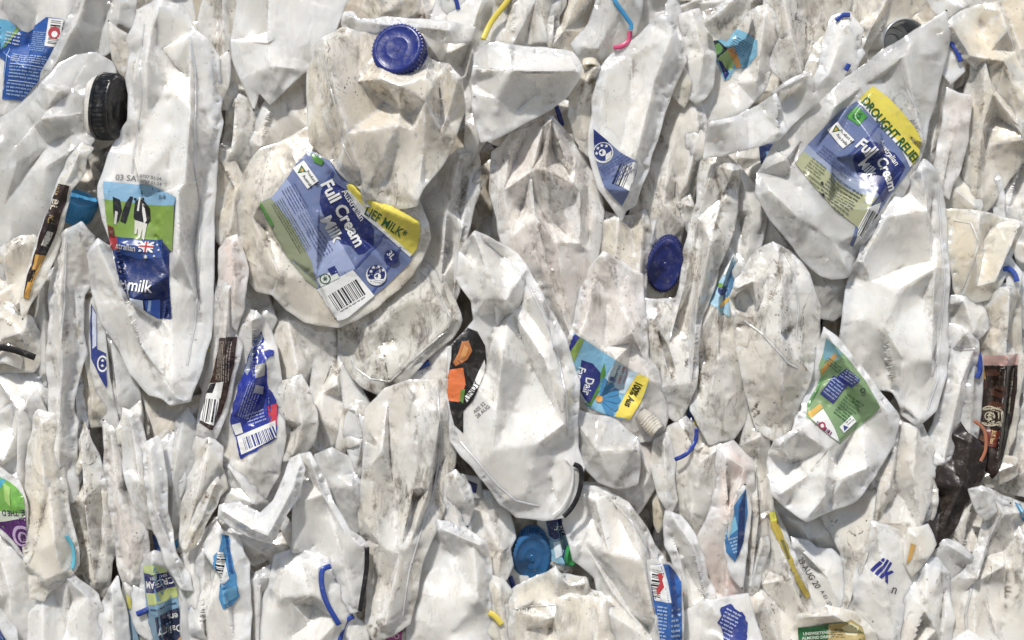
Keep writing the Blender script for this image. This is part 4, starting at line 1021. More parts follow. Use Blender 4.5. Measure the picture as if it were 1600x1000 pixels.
label(b, '896,521 912,530 948,554 982,578 1012,590 1011,602 1000,628 984,654 972,655 942,646 918,636 904,618 898,600 888,574 884,556', '#7cb9d8', [
    ('wpoly', [(894, 519), (905, 527), (886, 556), (884, 548)], '#2a2f8a'), ('wpoly', [(905, 527), (912, 531), (894, 572), (888, 574), (886, 556)], '#8aa93e'),
    ('wpoly', [(996, 581), (1013, 591), (1000, 628), (984, 655), (960, 650), (976, 618)], '#f3da1e'),
    ('wpoly', [(960, 560), (982, 577), (996, 582), (976, 616), (950, 610), (946, 590)], '#bcd4e4'),
    ('wpoly', [(944, 566), (946, 584), (936, 612), (922, 634), (914, 630), (930, 606), (938, 584)], '#4f8a2e')]
    + [('wpoly', [(936, 623), (936 + 30 * math.cos(t) - 6 * math.sin(t), 623 + 30 * math.sin(t) + 6 * math.cos(t)), (936 + 34 * math.cos(t), 623 + 34 * math.sin(t)), (936 + 30 * math.cos(t) + 6 * math.sin(t), 623 + 30 * math.sin(t) - 6 * math.cos(t))], '#2f86bb') for t in (-1.3, -.85, -.4, .05, .5, .95)]
    + [('wpoly', ngon(936, 623, 5.5, 14), '#eba126'),
    ('wpoly', [(908, 562), (926, 568), (938, 582), (937, 598), (928, 614), (920, 630), (908, 616), (900, 594), (906, 580)], '#26307c'),
    ('frame', 927, 590, 104), ('text', 'Dair', 1, -4, 19, WH, {'sq': .8, 'bold': .02}), ('frame', 917, 572, 110), ('text', 'Farm', 4, -2, 17, WH, {'sq': .8, 'bold': .02}),
    ('frame', 1000, 600, 115), ('text', '100% Aus', -2, -4, 16, '#15140c', {'sq': .66, 'bold': .02}),
    ('frame', 972, 572, 108), ('text', 'KILLANOR', 0, 2, 6, '#3a4a8a', {'bold': .02}), ('text', 'BEST ONLY', 0, -6, 5.5, '#c05a3a', {'bold': .02}), ('text', 'AUSTRALIA', 0, -13, 5, '#c05a3a'), ('poly', ngon(24, 10, 3.8, 9), '#2a4c9c'),
    ('wpoly', [(896, 592), (900, 600), (916, 628), (912, 632), (900, 612)], '#cfd4dc')], tag='daisy label with a yellow strip')
neck(b, 1008, 652, -6, (.62, .70, .22), 21, 30, sq=(1, .62), mat='dark', threads=5, dent=2)
B('long beige bottle side between the blue-rimmed fold and the daisy label', '938,330 965,345 1006,330,4 1012,400 1004,440,4 1002,520 1000,560 980,530 950,500 944,400 930,440 914,455 924,400', ['966,340,12 960,400,10 985,520,10', '1004,335,10 996,440,12'], h=16, mat='warm', amp=5)
b = B('bottle with the crumpled oval dark blue cap', '1004,370 1030,345 1062,345 1078,370 1080,430 1060,480 1030,500 1008,470', ['1020,360,6 1050,470,4'], h=-22, mat='white', amp=4)
cap(b, 1034, 412, 40, (-.10, .32, .92), 43, 22, '#13246c', sq=(.62, 1.02), roll=12, dent=4, label='squashed dark blue cap')
B('hooked clear fold above the squashed oval cap', '1018,318 1038,320 1052,330 1056,348 1040,368 1020,372 1010,400 1006,372 1012,340', ['1030,325,8 1015,380,6'], h=14, mat='clean', T=20, amp=4)

B('long diagonal bottle from upper right down to the middle, dusty white', '1100,250 1126,238 1150,270,4 1146,330 1130,385 1112,440,6 1092,490 1084,540 1082,600,4 1062,660 1030,600 1006,520 1004,470 1060,470 1070,420 1082,350', ['1140,270,18 1106,380,20 1086,470,18 1078,600,8', '1112,260,6 1090,340,4 1070,440,8 1044,540,6', '1020,500,8 1050,600,10'], h=30, mat='grime', amp=5, dens=1.1, T=48)
B('stepped clear ledge bottle below the navy label end', '1096,262 1150,262 1178,300 1192,340,4 1174,430 1150,440 1140,392 1152,330 1150,280', ['1152,270,8 1172,330,12 1160,420,6', '1175,300,8 1188,340,10'], h=14, mat='clean', amp=7, dens=1.6)
b = B('long grey-speckled bottle with a small light blue label corner at its top', '1140,392 1156,420 1148,480 1158,540 1168,600 1166,650 1140,684 1110,690 1084,640 1082,560 1090,490 1112,440', ['1144,400,6 1120,470,8 1118,560,16 1130,670,6', '1090,520,6 1100,640,8'], h=26, mat='grime', amp=4, dens=.9, T=46)
label(b, '1143,388 1149,410 1148,440 1140,470 1140,496 1128,488 1104,472 1116,452 1130,428', '#9fcbe2', [
    ('wpoly', [(1147, 412), (1149, 440), (1140, 470), (1130, 476), (1128, 462), (1136, 440)], '#4a7ea8'), ('wpoly', ngon(1128, 454, 8, 14), '#2a2f74'), ('wpoly', ngon(1124, 446, 4, 10), '#6fa03a'), ('wpoly', [(1121, 478), (1140, 462), (1142, 466), (1126, 482)], '#e0b02a'), ('wpoly', [(1143, 388), (1146, 400), (1132, 430), (1128, 430)], WH)])
b = B('bottle sliver with a yellow and green label strip, deep between two grey bottles', '1060,575 1076,580 1085,640 1120,660 1140,690 1118,700 1086,690 1066,650', ['1070,590,4 1090,660,6'], h=14, mat='white', T=20, amp=2)
label(b, '1068,588 1075,588 1080,632 1096,662 1116,684 1110,690 1078,664 1068,632', '#e4cf2a', [('wpoly', [(1068, 610), (1076, 612), (1084, 640), (1070, 645)], '#1f5a4a'), ('wpoly', [(1076, 640), (1086, 646), (1080, 662), (1070, 648)], '#2b3f86')])
b = B('clear bottle neck with an arching blue ring, below the speckled bottle', '1046,670 1070,655 1086,672 1120,690 1140,720,4 1128,770 1120,820 1090,850 1060,800 1050,740', ['1066,665,8 1090,720,14 1080,800,8', '1120,700,8 1110,780,10'], h=24, mat='grime', amp=5)
tube(b, [(1086, 668, 50), (1084, 688, 52), (1070, 706, 50), (1052, 716, 44)], 4, '#1d3d9e', lift=20)
B('open crumpled bottle mouth with brown grime, beside the dirty oval end', '1142,468 1146,440 1160,426 1178,420 1196,440 1194,470 1176,498 1160,500 1146,492', ['1150,450,14 1172,440,16 1180,480,10', '1160,460,-14 1170,475,-14'], h=48, mat='warm', T=30, amp=6, dens=5)
b = B('broad oval bottle end speckled with dirt and a stamped arrow crease', '1206,380,4 1236,394 1262,428,6 1280,480,8 1280,520 1268,575 1258,606,6 1246,648 1230,680 1208,688 1184,672,-2 1168,620 1150,540,4 1148,480 1160,424 1184,390,4',
      ['1212,384,12 1214,440,20 1212,520,24 1216,600,14', '1214,520,14 1240,560,14 1262,580,8', '1150,490,8 1180,500,14 1212,440,14', '1230,460,12 1240,510,10 1212,520,16', '1180,600,8 1220,640,6'], h=42, mat='grime', amp=3, dens=.6, T=50, step=4, seed=912)
b = B('wide-shouldered clear bottle with the green recycling label', '1286,512,4 1312,534,6 1342,572 1372,612 1404,650,4 1398,694 1368,740 1336,782,4 1300,796 1256,812,8 1226,790 1204,770,6 1200,724 1206,686 1232,672 1252,640 1266,590 1278,540',
      ['1208,690,20 1240,668,18 1262,655,12', '1286,700,14 1282,740,18 1300,752,6 1312,742,10', '1312,742,16 1350,730,12', '1214,770,12 1260,740,10 1290,700,14', '1256,806,12 1285,770,14 1312,742,8', '1286,516,10 1330,590,14 1380,640,10'], h=46, mat='clean', amp=3.5, dens=.6, T=52, step=4)
label(b, '1288,528 1306,544 1332,572 1350,596 1371,636 1362,650 1346,664 1310,694 1288,676 1256,650 1260,630 1276,604 1282,590 1278,572 1286,548', '#7fa06c', [
    ('wpoly', [(1288, 528), (1312, 552), (1306, 562), (1284, 562)], '#6a9cae'), ('wpoly', [(1300, 552), (1305, 556), (1284, 586), (1281, 578)], '#b8872c'),
    ('wpoly', [(1258, 644), (1280, 630), (1284, 636), (1262, 652)], '#d8ac38'), ('wpoly', [(1262, 652), (1284, 638), (1300, 668), (1308, 690), (1290, 678)], WH),
    ('frame', 1320, 572, 38), ('rect', 0, 4, 26, 22, '#2d3488'), ('lines', 2, 5, 24, 20, 4, '#b9cfe0'), ('frame', 1302, 586, 38), ('rect', 0, 0, 26, 36, '#2d3488'), ('lines', 2, 2, 24, 34, 6, '#a9c4dc'),
    ('frame', 1288, 560, 38), ('lines', 2, -4, 30, 8, 3, '#2f5f4a'), ('lines', -6, 30, 4, 70, 7, '#2f5f4a'), ('frame', 1332, 606, 38), ('lines', -2, 12, 28, 52, 8, '#2c6a3c'), ('poly', ngon(10, -4, 4, 10), '#2c4a3c'), ('poly', ngon(10, -4, 2.4, 10), '#7fa06c'),
    ('frame', 1308, 666, -38), ('rect', 0, 0, 28, 12, WH), ('poly', [(2, 10), (12, 10), (7, 2)], '#2b3f86'), ('lines', 13, 2, 26, 10, 2, BK),
    ('frame', 1272, 650, 38), ('bars', 4, 4, 34, 12, True, '#7a2c5c'), ('poly', ngon(14, 6, 6, 14), '#a8284c'), ('poly', ngon(14, 6, 3, 14), WH), ('wpoly', [(1282, 592), (1290, 586), (1262, 634), (1258, 634)], '#5c9a58')], tag='green ingredients label torn on one side')

# ================================================================== RIGHT EDGE
B('smooth white shoulder with a straight seam, right of the biggest smooth bottle', '1480,508 1498,516 1520,536,6 1516,580 1510,620 1498,662 1484,700,4 1468,738 1450,742 1442,712 1456,680 1470,640 1480,600', ['1500,520,14 1494,600,12 1470,720,8', '1484,545,8 1516,545,12'], h=30, mat='clean', amp=3, dens=.7)
B('stepped neck fold between the yellowed square end and the coffee bottle', '1484,466 1520,470 1540,455 1548,486 1540,510 1520,530 1505,526 1484,505', ['1500,470,8 1516,520,10'], h=32, mat='white', T=30, amp=5)
b = B('milky bottle half hidden left of the coffee label, with a dark blue ring', '1516,540 1530,560 1526,620 1520,690 1500,720 1480,730 1496,670 1510,610', ['1520,560,6 1510,680,8'], h=28, mat='blue', T=24)
tube(b, [(1518, 542, 50), (1526, 556, 52), (1527, 578, 52), (1522, 590, 50)], 5, '#1c3f9c', flatn=.7)
b = B('threaded white bottle neck with a bright blue ring near the right edge', '1548,420 1576,404 1592,428 1588,455 1566,462 1548,450', h=34, mat='clean', T=30, amp=3)
tube(b, [(1560, 424, 56), (1572, 420, 60), (1582, 428, 60), (1586, 440, 56)], 5, '#1f50b4')
tube(b, [(1546, 440, 46), (1558, 440, 48), (1568, 438, 46)], 4.5, '#1a1a1e', label='black rubber strip')
b = B('tall coffee milk bottle with a dark coffee bean label', '1542,458,2 1570,452,8 1586,466,4 1590,540 1590,600,4 1584,680 1556,756,2 1530,752 1508,716 1520,650 1526,590,-4 1534,530', ['1564,456,20 1562,560,24 1552,740,10'], h=28, mat='warm', amp=2.5, dens=.5, T=56, axis=90)
CF = '#2a1a14'
label(b, '1528,556 1590,553 1590,562 1588,571 1527,571', '#cfa499', [])
label(b, '1527,570 1589,570 1588,610 1582,660 1560,730 1548,748 1520,714 1512,700 1522,650 1526,610', CF, [
    ('wpoly', [(1526, 574), (1538, 574), (1541, 596), (1526, 597)], '#e8b32a'), ('frame', 1529, 577, 0), ('text', '?', 0, 0, 14, BK, {'bold': .03}),
    ('wpoly', ngon(1548, 582, 9, 14, 6, .4), '#5a3626'), ('wpoly', ngon(1560, 612, 13, 16, 9, .6), '#4c2c1e'), ('wpoly', [(1552, 606), (1568, 618), (1567, 620), (1551, 608)], '#1c100c'), ('wpoly', ngon(1536, 600, 7, 12, 9), '#4a2a1c'), ('wpoly', ngon(1552, 634, 10, 14, 7, 2), '#5a3626'), ('wpoly', ngon(1532, 690, 8, 12, 10), '#5e3a22'),
    ('wpoly', ngon(1545, 650, 16, 26), '#cfc4a8'), ('wpoly', ngon(1545, 650, 14.6, 26), CF), ('wpoly', ngon(1545, 650, 7, 20), '#cfc4a8'), ('wpoly', ngon(1545, 650, 5.6, 20), CF), ('wpoly', star(1545, 649, 4, 4), '#cfc4a8'),
    ('frame', 1534, 638, -8), ('text', 'FRESH MILK', 0, 0, 4.4, '#cfc4a8', {'bold': .03}), ('frame', 1534, 659, 6), ('text', 'REAL COFFEE', 0, 0, 4, '#cfc4a8', {'bold': .03}),
    ('wpoly', [(1578, 572), (1586, 572), (1572, 690), (1560, 724), (1556, 722), (1568, 680)], '#17120f'), ('frame', 1584, 576, 96), ('lines', 0, 0, 70, 7, 1, '#b8ad94'),
    ('frame', 1554, 672, 100), ('rect', 0, -2, 26, 14, '#6b2418'), ('text', '30% less', 0, 0, 8, '#d8b978', {'sq': .8, 'bold': .02}),
    ('wpoly', [(1523, 608), (1526, 608), (1528, 640), (1524, 644)], '#c9bd9c')], tag='dark coffee bean label with round seal')
b = B('pale bottle with purple print, squeezed in at the right edge above the coffee label', '1572,440 1600,430 1640,440 1640,600 1596,610 1588,560 1584,480', ['1590,450,6 1600,600,6'], h=18, mat='white', amp=4)
label(b, '1568,456 1586,462 1592,520 1590,560 1580,520', WH, [('frame', 1592, 460, 92), ('text', 'lo', 4, 4, 22, '#3a2a7c', {'bold': .03}), ('text', 'til', 22, 8, 13, '#3a2a7c', {'bold': .02}), ('wpoly', [(1584, 520), (1592, 520), (1591, 545), (1586, 540)], '#4a78b8')])
B('dim greyish bottle side in the lower shade of the coffee bottle', '1560,740 1586,690 1600,600 1640,590 1640,780 1600,770 1540,760', ['1600,620,8 1590,740,10'], h=14, mat='grime', amp=6)
b = B('dark brown crumpled plastic sleeve hanging below the coffee label', '1500,664,4 1520,690 1530,706,8 1530,742 1514,768,4 1498,800 1476,838,4 1450,862,2 1452,830 1460,790 1458,756 1478,716', ['1512,690,10 1496,760,12 1462,850,5'], h=36,
      mat=flat('#2c221e', .36, 0, .1), name='plastic_sleeve', cat='plastic sleeve', T=22, amp=3, dens=.8)
tube(b, [(1518, 656, 62), (1534, 672, 62), (1536, 700, 58), (1528, 720, 52)], 3.2, '#b06a44', name='band', label='orange brown band')
B('transparent dark-rimmed scoop of plastic right of the brown sleeve', '1524,732 1552,728 1584,718,6 1584,738 1556,754 1530,760 1520,750', ['1530,745,6 1580,725,8'], h=26, mat='dark', T=16, amp=3)
b = B('big rounded bottle in the bottom right corner with a glinting blue chip of label', '1534,760,6 1556,776,4 1588,788 1640,810 1640,1040 1500,1040 1482,960,-4 1486,920 1512,892 1530,850,4 1542,810', ['1540,770,14 1560,800,14 1600,860,18 1610,1000,14', '1545,830,8 1520,900,12 1520,1000,6', '1560,880,14 1600,900,16'], h=36, mat='grime', amp=5, dens=.6, T=60)
label(b, '1582,783 1592,788 1602,806 1600,816 1590,804', '#2d86b4', [('wpoly', [(1586, 786), (1592, 790), (1598, 802), (1592, 800)], '#a9d8e8')], rough=.15)
B('small white folded spout above the bottom right corner bottle', '1512,764 1530,758 1556,776 1580,786 1560,794 1540,812 1524,796', ['1528,762,12 1540,790,8'], h=50, mat='clean', T=18, amp=3)
B('curved grey folds left of the bottom right corner bottle', '1484,806 1516,770 1538,800 1536,850 1516,890 1490,880 1470,850', ['1520,775,8 1500,860,10'], h=22, mat='grime', amp=6, dens=2)
B('crisp translucent flap pointing right, under the curved grey folds', '1448,858 1476,846 1512,868,4 1500,886 1486,904,4 1470,892 1450,880', ['1474,848,6 1510,870,10'], h=32, mat='blue', T=16, amp=2)
b = B('threaded bottle neck with blue and yellow ring pieces near the bottom right', '1478,900 1498,904 1504,930 1516,980 1506,1000 1484,990 1476,950', ['1488,905,6 1500,990,6'], h=20, mat='warm', T=26, amp=4, dens=4)
tube(b, [(1480, 938, 46), (1486, 956, 48), (1492, 976, 46)], 5, '#1c46ac'); tube(b, [(1492, 960, 44), (1502, 976, 44), (1512, 986, 42)], 4.5, '#e6cf24')
B('round-topped bottle at the bottom edge left of the blue and yellow rings', '1440,872 1462,876,6 1478,896 1480,940 1478,1040 1392,1040 1402,970 1420,920,4', ['1444,880,10 1438,950,14 1420,1020,8', '1466,890,8 1456,980,10'], h=36, mat='white', amp=5, dens=1.2)
B('pale rim of plastic at the bottom edge under the ring pieces', '1484,1000 1510,984 1560,1010 1560,1040 1470,1040', ['1500,1000,6 1540,1020,6'], h=48, mat='clean', T=14, amp=2)
b = B('smudged grey bottle panel running down from the biggest bottle to the blue ilk lettering', '1404,646 1434,664 1452,700,4 1462,760 1446,800 1440,840 1424,860 1398,838 1362,824,4 1350,870 1330,860 1358,790 1368,748 1398,696', ['1428,660,10 1420,740,12 1434,830,8', '1404,660,8 1384,760,12 1366,820,4', '1436,690,6 1446,790,10'], h=30, mat='grime', amp=4, dens=.8)
B('long smudged triangle of plastic right below the green label bottle', '1366,748 1376,790 1362,850 1340,910 1330,960 1296,1000 1290,960 1320,900 1318,860 1290,810 1336,784', ['1366,760,10 1350,860,12 1310,980,6'], h=24, mat='grime', amp=5)
b = B('white bottle with big blue letters ilk on it', '1362,816,4 1400,832 1426,852 1440,872,-2 1424,920 1400,980 1392,1040 1320,1040 1330,960 1348,880', ['1364,820,10 1376,900,14 1392,1000,8', '1400,840,4 1410,930,2'], h=38, mat='clean', amp=3, dens=.6, step=4)
prt(b, 'ilk', 1376, 862, 38, 40, '#202a8c', name='printed_word', bold=.03, sq=.8); prt(b, 'n', 1392, 906, 20, 22, '#30303a', name='printed_word', bold=.0)
b = B('small split in the white plastic with a gold coloured sliver, near the ilk lettering', '1418,826 1450,820 1462,850 1440,880 1424,900 1412,880', ['1425,835,6 1440,870,6'], h=42, mat='warm', T=16, amp=4)
label(b, '1421,848 1428,850 1422,872 1414,882', '#c99a3a', [], name='label')
b = B('bottle stamped with the date 29-AUG 20', '1238,842 1262,850 1296,862,4 1314,880 1316,920 1312,954,4 1280,950 1256,930 1240,890', ['1242,850,8 1290,900,8 1312,945,4'], h=22, mat='clean', amp=2, dens=.5, T=26)
prt(b, '29-AUG 20', 1254, 868, 58, 13, '#4c4c52', sq=.9); prt(b, 'A 01 :22', 1286, 920, 60, 8, '#4c4c52')
B('fan of shaded clear plastic under the green label bottle', '1206,772 1256,812 1300,798 1332,784 1330,850 1322,884 1290,870 1262,850 1236,842 1212,800', ['1250,815,8 1262,845,6', '1310,820,10 1322,870,8'], h=8, mat='clean', amp=5)
b = B('bottle edged with a crinkled yellow foil strip, in the lower right', '1176,780 1206,796 1222,830 1240,880,4 1256,920 1266,950 1290,980 1300,1040 1180,1040 1150,960 1148,860', ['1200,800,6 1230,900,12 1280,1000,10', '1170,830,8 1190,930,12 1220,1020,8'], h=24, mat='grime', amp=5)
label(b, '1200,800 1210,798 1216,820 1228,850 1240,885 1256,915 1266,930 1260,934 1246,916 1230,880 1214,846 1202,820', '#b8a024', [('wpoly', [(1200, 800), (1210, 798), (1214, 812), (1203, 814)], '#dede2c'), ('wpoly', [(1216, 840), (1222, 842), (1232, 870), (1228, 872)], '#6c6a20')], rough=.2, ragged=1.2, lift=2)
b = B('bottle with the green and gold label at the bottom edge', '1244,960 1290,946 1334,956,4 1366,986 1384,1040 1230,1040', ['1250,962,8 1300,958,10 1350,990,6'], h=44, mat='warm', amp=3, T=34)
label(b, '1246,980 1292,974 1308,972 1328,966 1346,978 1352,1000 1352,1030 1250,1030', '#1c6b38', [('wpoly', [(1294, 974), (1310, 972), (1328, 966), (1346, 978), (1352, 1000), (1352, 1030), (1294, 1030)], '#b09a58'), ('wpoly', [(1314, 980), (1326, 970), (1340, 978), (1338, 992), (1322, 992)], '#d8cfa0'),
    ('frame', 1254, 985, -3), ('text', 'UNSWEETENED', 0, 2, 6.4, '#d8e4d0', {'bold': .02}), ('text', 'ALMOND DRINK', -2, 9, 6.4, '#d8e4d0', {'bold': .02}), ('frame', 1298, 984, 0), ('lines', 0, 0, 20, 14, 4, '#3d3520')], rough=.22)

# ================================================================== LOWER MIDDLE
B('white lower shoulder of plastic hanging beneath the daisy label', '892,640 930,654 962,662 992,690,4 994,730 992,752,4 962,756 938,748 918,728 904,690', ['898,655,6 930,700,14 988,700,12', '930,700,6 960,752,8'], h=34, mat='blue', amp=3.5, T=40)
B('pale pinkish triangle of plastic below the threaded dirty neck', '992,694 1018,676 1030,720,4 1018,760 996,800 966,784 920,770 912,756 960,760 994,752', ['996,700,8 1014,740,8 990,790,6'], h=16, mat='pink', amp=3)
B('narrow twisted fold right of the pale pinkish triangle', '1026,690 1040,680 1050,720 1052,780 1046,800 1032,770 1022,730', ['1036,690,8 1040,780,8'], h=26, mat='grime', T=22, amp=4)
B('big oval bottle lying below the black neck ring', '884,772 912,764,4 944,768 976,786,8 1006,828,4 1030,868 1054,912 1064,960 1066,1040 960,1040 952,960,-2 934,900 900,872 886,820', ['980,792,20 1000,870,22 1020,960,18 1030,1030,12', '930,780,10 950,860,14 990,930,10', '1010,840,10 1040,920,10'], h=34, mat='white', amp=4, dens=.6, T=58, step=4, seed=933)
b = B('thin blue and white label strip bottle with a red mark over its barcode', '1010,876 1028,872 1046,880 1064,900 1066,960 1068,1040 1030,1040 1024,980 1016,930', ['1030,876,10 1044,950,12 1048,1030,8'], h=54, mat='blue', T=18, amp=2)
label(b, '1015,882 1030,878 1044,880 1054,892 1064,908 1064,960 1065,1030 1034,1030 1028,980 1020,940 1016,910', '#2560ae', [
    ('wpoly', [(1015, 882), (1034, 878), (1042, 908), (1047, 938), (1022, 936), (1016, 908)], WH), ('frame', 1016, 888, 4), ('bars', 2, 0, 17, 42, False), ('frame', 1024, 890, 6), ('poly', [(2, 4), (12, 0), (10, 12), (14, 22), (6, 38), (3, 28), (7, 18)], '#c8323c'),
    ('frame', 1026, 944, 3), ('lines', 0, 0, 14, 56, 10, '#bcd2ee'), ('frame', 1046, 984, 2), ('lines', 0, -36, 14, 20, 7, '#bcd2ee'), ('wpoly', [(1044, 880), (1052, 890), (1058, 960), (1050, 960)], '#1a3f86')], rough=.2)
b = B('bottle with an orange crushed cap right of the red-marked barcode strip', '1054,890 1080,880 1096,920 1090,960 1066,960', h=14, mat='white', T=18)
cap(b, 1073, 926, 2, (.3, -.1, .94), 21, 10, '#d8722e', sq=(.62, 1.05), dent=3, label='small crushed orange cap')
B('smooth milky swirl of a bottle, below the clear neck with the arching ring', '1042,800 1060,810 1080,836,8 1092,870 1110,920,4 1120,980 1118,1040 1068,1040 1066,960 1060,900 1044,850', ['1050,806,12 1080,850,16 1104,960,10', '1058,860,6 1080,940,4'], h=30, mat='clean', amp=5, dens=1.2)
b = B('bottle with a soft pink stain, left of the blue foil pieces', '1124,700 1144,694 1168,720,4 1176,770 1166,830 1156,900 1150,960 1150,1040 1114,1040 1116,960 1104,880 1090,850 1116,790', ['1130,710,8 1136,800,12 1130,960,8', '1160,730,8 1148,880,6'], h=30, mat='peach', amp=4, dens=.9)
b = B('edge-on bottle with blue foil label pieces, right of the pink stained one', '1150,770 1164,756 1172,790 1166,860 1160,920 1142,900 1132,850 1142,800', ['1160,770,6 1150,880,6'], h=44, mat='clean', T=14, amp=1.5)
label(b, '1146,790 1165,762 1168,800 1160,850 1148,878 1134,862 1130,828 1142,812', '#2a6fa8', [('wpoly', [(1134, 828), (1148, 806), (1152, 826), (1136, 840)], '#6db4d0'), ('frame', 1138, 842, -20), ('lines', 0, 0, 18, 26, 5, '#b8cce0'), ('wpoly', [(1154, 790), (1164, 766), (1162, 860), (1150, 872)], '#1a3468')])
B('long narrow bottle just right of the blue foil pieces', '1170,640 1196,690 1204,740 1202,790 1196,860 1180,930 1160,920 1166,830 1176,770 1160,700', ['1184,680,10 1182,800,12 1172,910,6'], h=26, mat='grime', amp=5, dens=1.4)
b = B('bottle with a torn blue scrap of nutrition label at the bottom', '1100,940 1170,930 1190,1000 1186,1040 1060,1040 1066,960', ['1110,945,6 1150,1020,10'], h=46, mat='clean', T=18, amp=2)
label(b, '1128,948 1140,944 1150,952 1166,962 1168,990 1158,1020 1136,1030 1130,990 1122,972', '#24388c', [('frame', 1136, 950, 28), ('lines', 0, 0, 26, 52, 9, '#c8d2ea')], ragged=2.2)

b = B('bottle with the crushed mid-blue oval cap, bottom centre', '800,800 860,800 900,830 890,890 850,920 800,910', h=-20, mat='grime', T=30)
cap(b, 831, 856, 30, (-.03, .38, .92), 44, 24, '#1668a2', sq=(.68, 1.0), roll=2, dent=3, label='squashed mid-blue cap with ribs on top')
b = B('crinkled scrap of dairy label with a green cap bit, right of the mid-blue cap', '848,806 880,806 900,826 902,870 884,890 862,876 852,840', ['870,810,6 880,880,6'], h=14, mat='blue', T=18, amp=3, dens=3)
label(b, '850,808 892,808 890,830 900,848 894,858 884,884 862,876 858,840', '#7fb4cc', [('wpoly', [(852, 808), (888, 810), (888, 834), (866, 842), (858, 836)], '#1e2a68'), ('frame', 886, 836, 186), ('text', 'Far', 2, 2, 15, WH, {'bold': .01}), ('wpoly', [(884, 852), (894, 856), (884, 882), (878, 868)], '#2a3c7a'), ('wpoly', [(864, 846), (880, 842), (878, 866), (868, 872)], '#dbe8f0'), ('wpoly', [(858, 872), (880, 884), (874, 892), (858, 884)], '#c0a050')], rough=.15)
cap(b, 890, 866, 2, (.5, .1, .85), 17, 8, '#1f9a4a', sq=(.6, 1), dent=2, label='piece of green cap')
b = B('crumpled beige bottle shoulder standing at the bottom centre, below the mid-blue cap', '800,930 830,912,4 866,890,6 872,900 912,906,4 918,925 936,930 962,958 968,1040 796,1040', ['870,896,10 872,1000,8', '805,950,8 866,960,8', '915,910,8 925,1020,6', '940,945,8 950,1020,6'], h=34, mat='warm', amp=4, dens=1.6)
b = B('clear bottle rim with a blue ring fragment left of the mid-blue cap', '796,880 812,900 836,906 834,930 806,950 796,930', h=8, mat='clean', T=20, amp=4)
tube(b, [(797, 900, 26), (803, 920, 28), (806, 942, 26)], 4.5, '#1a3f98')

# ---- the long cone in the lower middle and its neighbours
b = B('long grimy cone of a bottle pointing down to the bottom edge', '576,640 604,612 640,600 690,596 706,632 708,700,4 696,770 678,826,4 655,875 646,930,2 636,970 612,986,8 586,996,6 576,968 574,880 566,800,4 572,740 576,690',
      ['652,690,16 648,760,14 626,860,12 604,970,16', '600,700,14 620,780,6 648,720,14', '578,730,8 596,850,10 592,980,10', '690,640,10 672,760,16 640,850,10', '655,640,10 652,690,16'], h=36, mat='grime', amp=4, dens=.9, T=58, step=4, seed=944)
B('hazy upper half of plastic tucked behind the grimy base and the centre bottle', '596,600 640,575 690,545 712,545 710,640 700,690 640,690 590,670', ['640,590,6 660,680,8', '700,560,6 690,660,6'], h=16, mat='pink', amp=6, dens=1.6)
b = B('dark blue ring end poking out beneath the grimy square base', '640,560 676,548 686,570 660,590', h=8, mat='blue', T=14)
tube(b, [(648, 576, 18), (660, 571, 24), (672, 566, 26)], 6, '#1b3f90', flatn=.5)
B('rounded white bottle panel right of the long grimy cone', '686,816,2 720,826 755,846,6 762,880 762,940 764,980,4 762,1040 644,1040 640,990 648,930 664,870', ['690,822,14 750,848,14', '740,850,10 748,930,16 700,990,10', '650,930,4 680,970,10 720,1010,14'], h=30, mat='clean', amp=3.5, dens=.7, T=46)
B('small glossy triangular fold above the rounded white panel', '698,740 712,760 728,810 738,842 700,830 682,822', ['704,750,12 720,835,8'], h=26, mat='clean', T=22, amp=3)
b = B('curled thick bottle lip near a speck of blue, left of the glossy centre bottle', '700,744 712,738 730,760 736,790 730,820 718,790 702,768', ['712,744,10 728,780,10'], h=34, mat='white', T=18, amp=3)
B('smooth shadowed bottle wall under the glossy centre bottle', '730,760 762,770 790,800 800,840 796,880 782,908,4 764,900 756,850 736,836', ['768,780,8 784,860,10 778,900,6'], h=20, mat='white', amp=4)
B('long pale flap reaching the bottom edge left of the crumpled beige shoulder', '764,900 784,908 800,930 806,1000 800,1040 764,1040 762,960', ['780,915,8 790,1020,8'], h=28, mat='warm', amp=5)
b = B('tiny bottle bottom with a navy patch beside the glossy centre bottle', '724,744 748,750 752,775 734,772', h=24, mat='blue', T=10, amp=1)
label(b, '731,750 746,756 744,770 732,768', '#18286c', [])
b = B('yellow plastic piece at the bottom edge right of the rounded panel', '762,950 790,948 800,990 780,1000 764,985', h=34, mat='yellow', T=14, amp=2)
tube(b, [(764, 956, 58), (774, 962, 60), (784, 974, 58)], 5.5, '#e8d020')
b = B('pink label scrap at the bottom edge beside the tip of the grimy cone', '600,990 626,970 640,960 650,1000 640,1040 590,1040', h=12, mat='white', T=16)
label(b, '604,990 622,968 630,975 628,1000 626,1030 600,1030', '#b83a92', [('frame', 616, 984, 20), ('text', 'LO', -4, 0, 12, '#e8c8e0', {'bold': .02})])

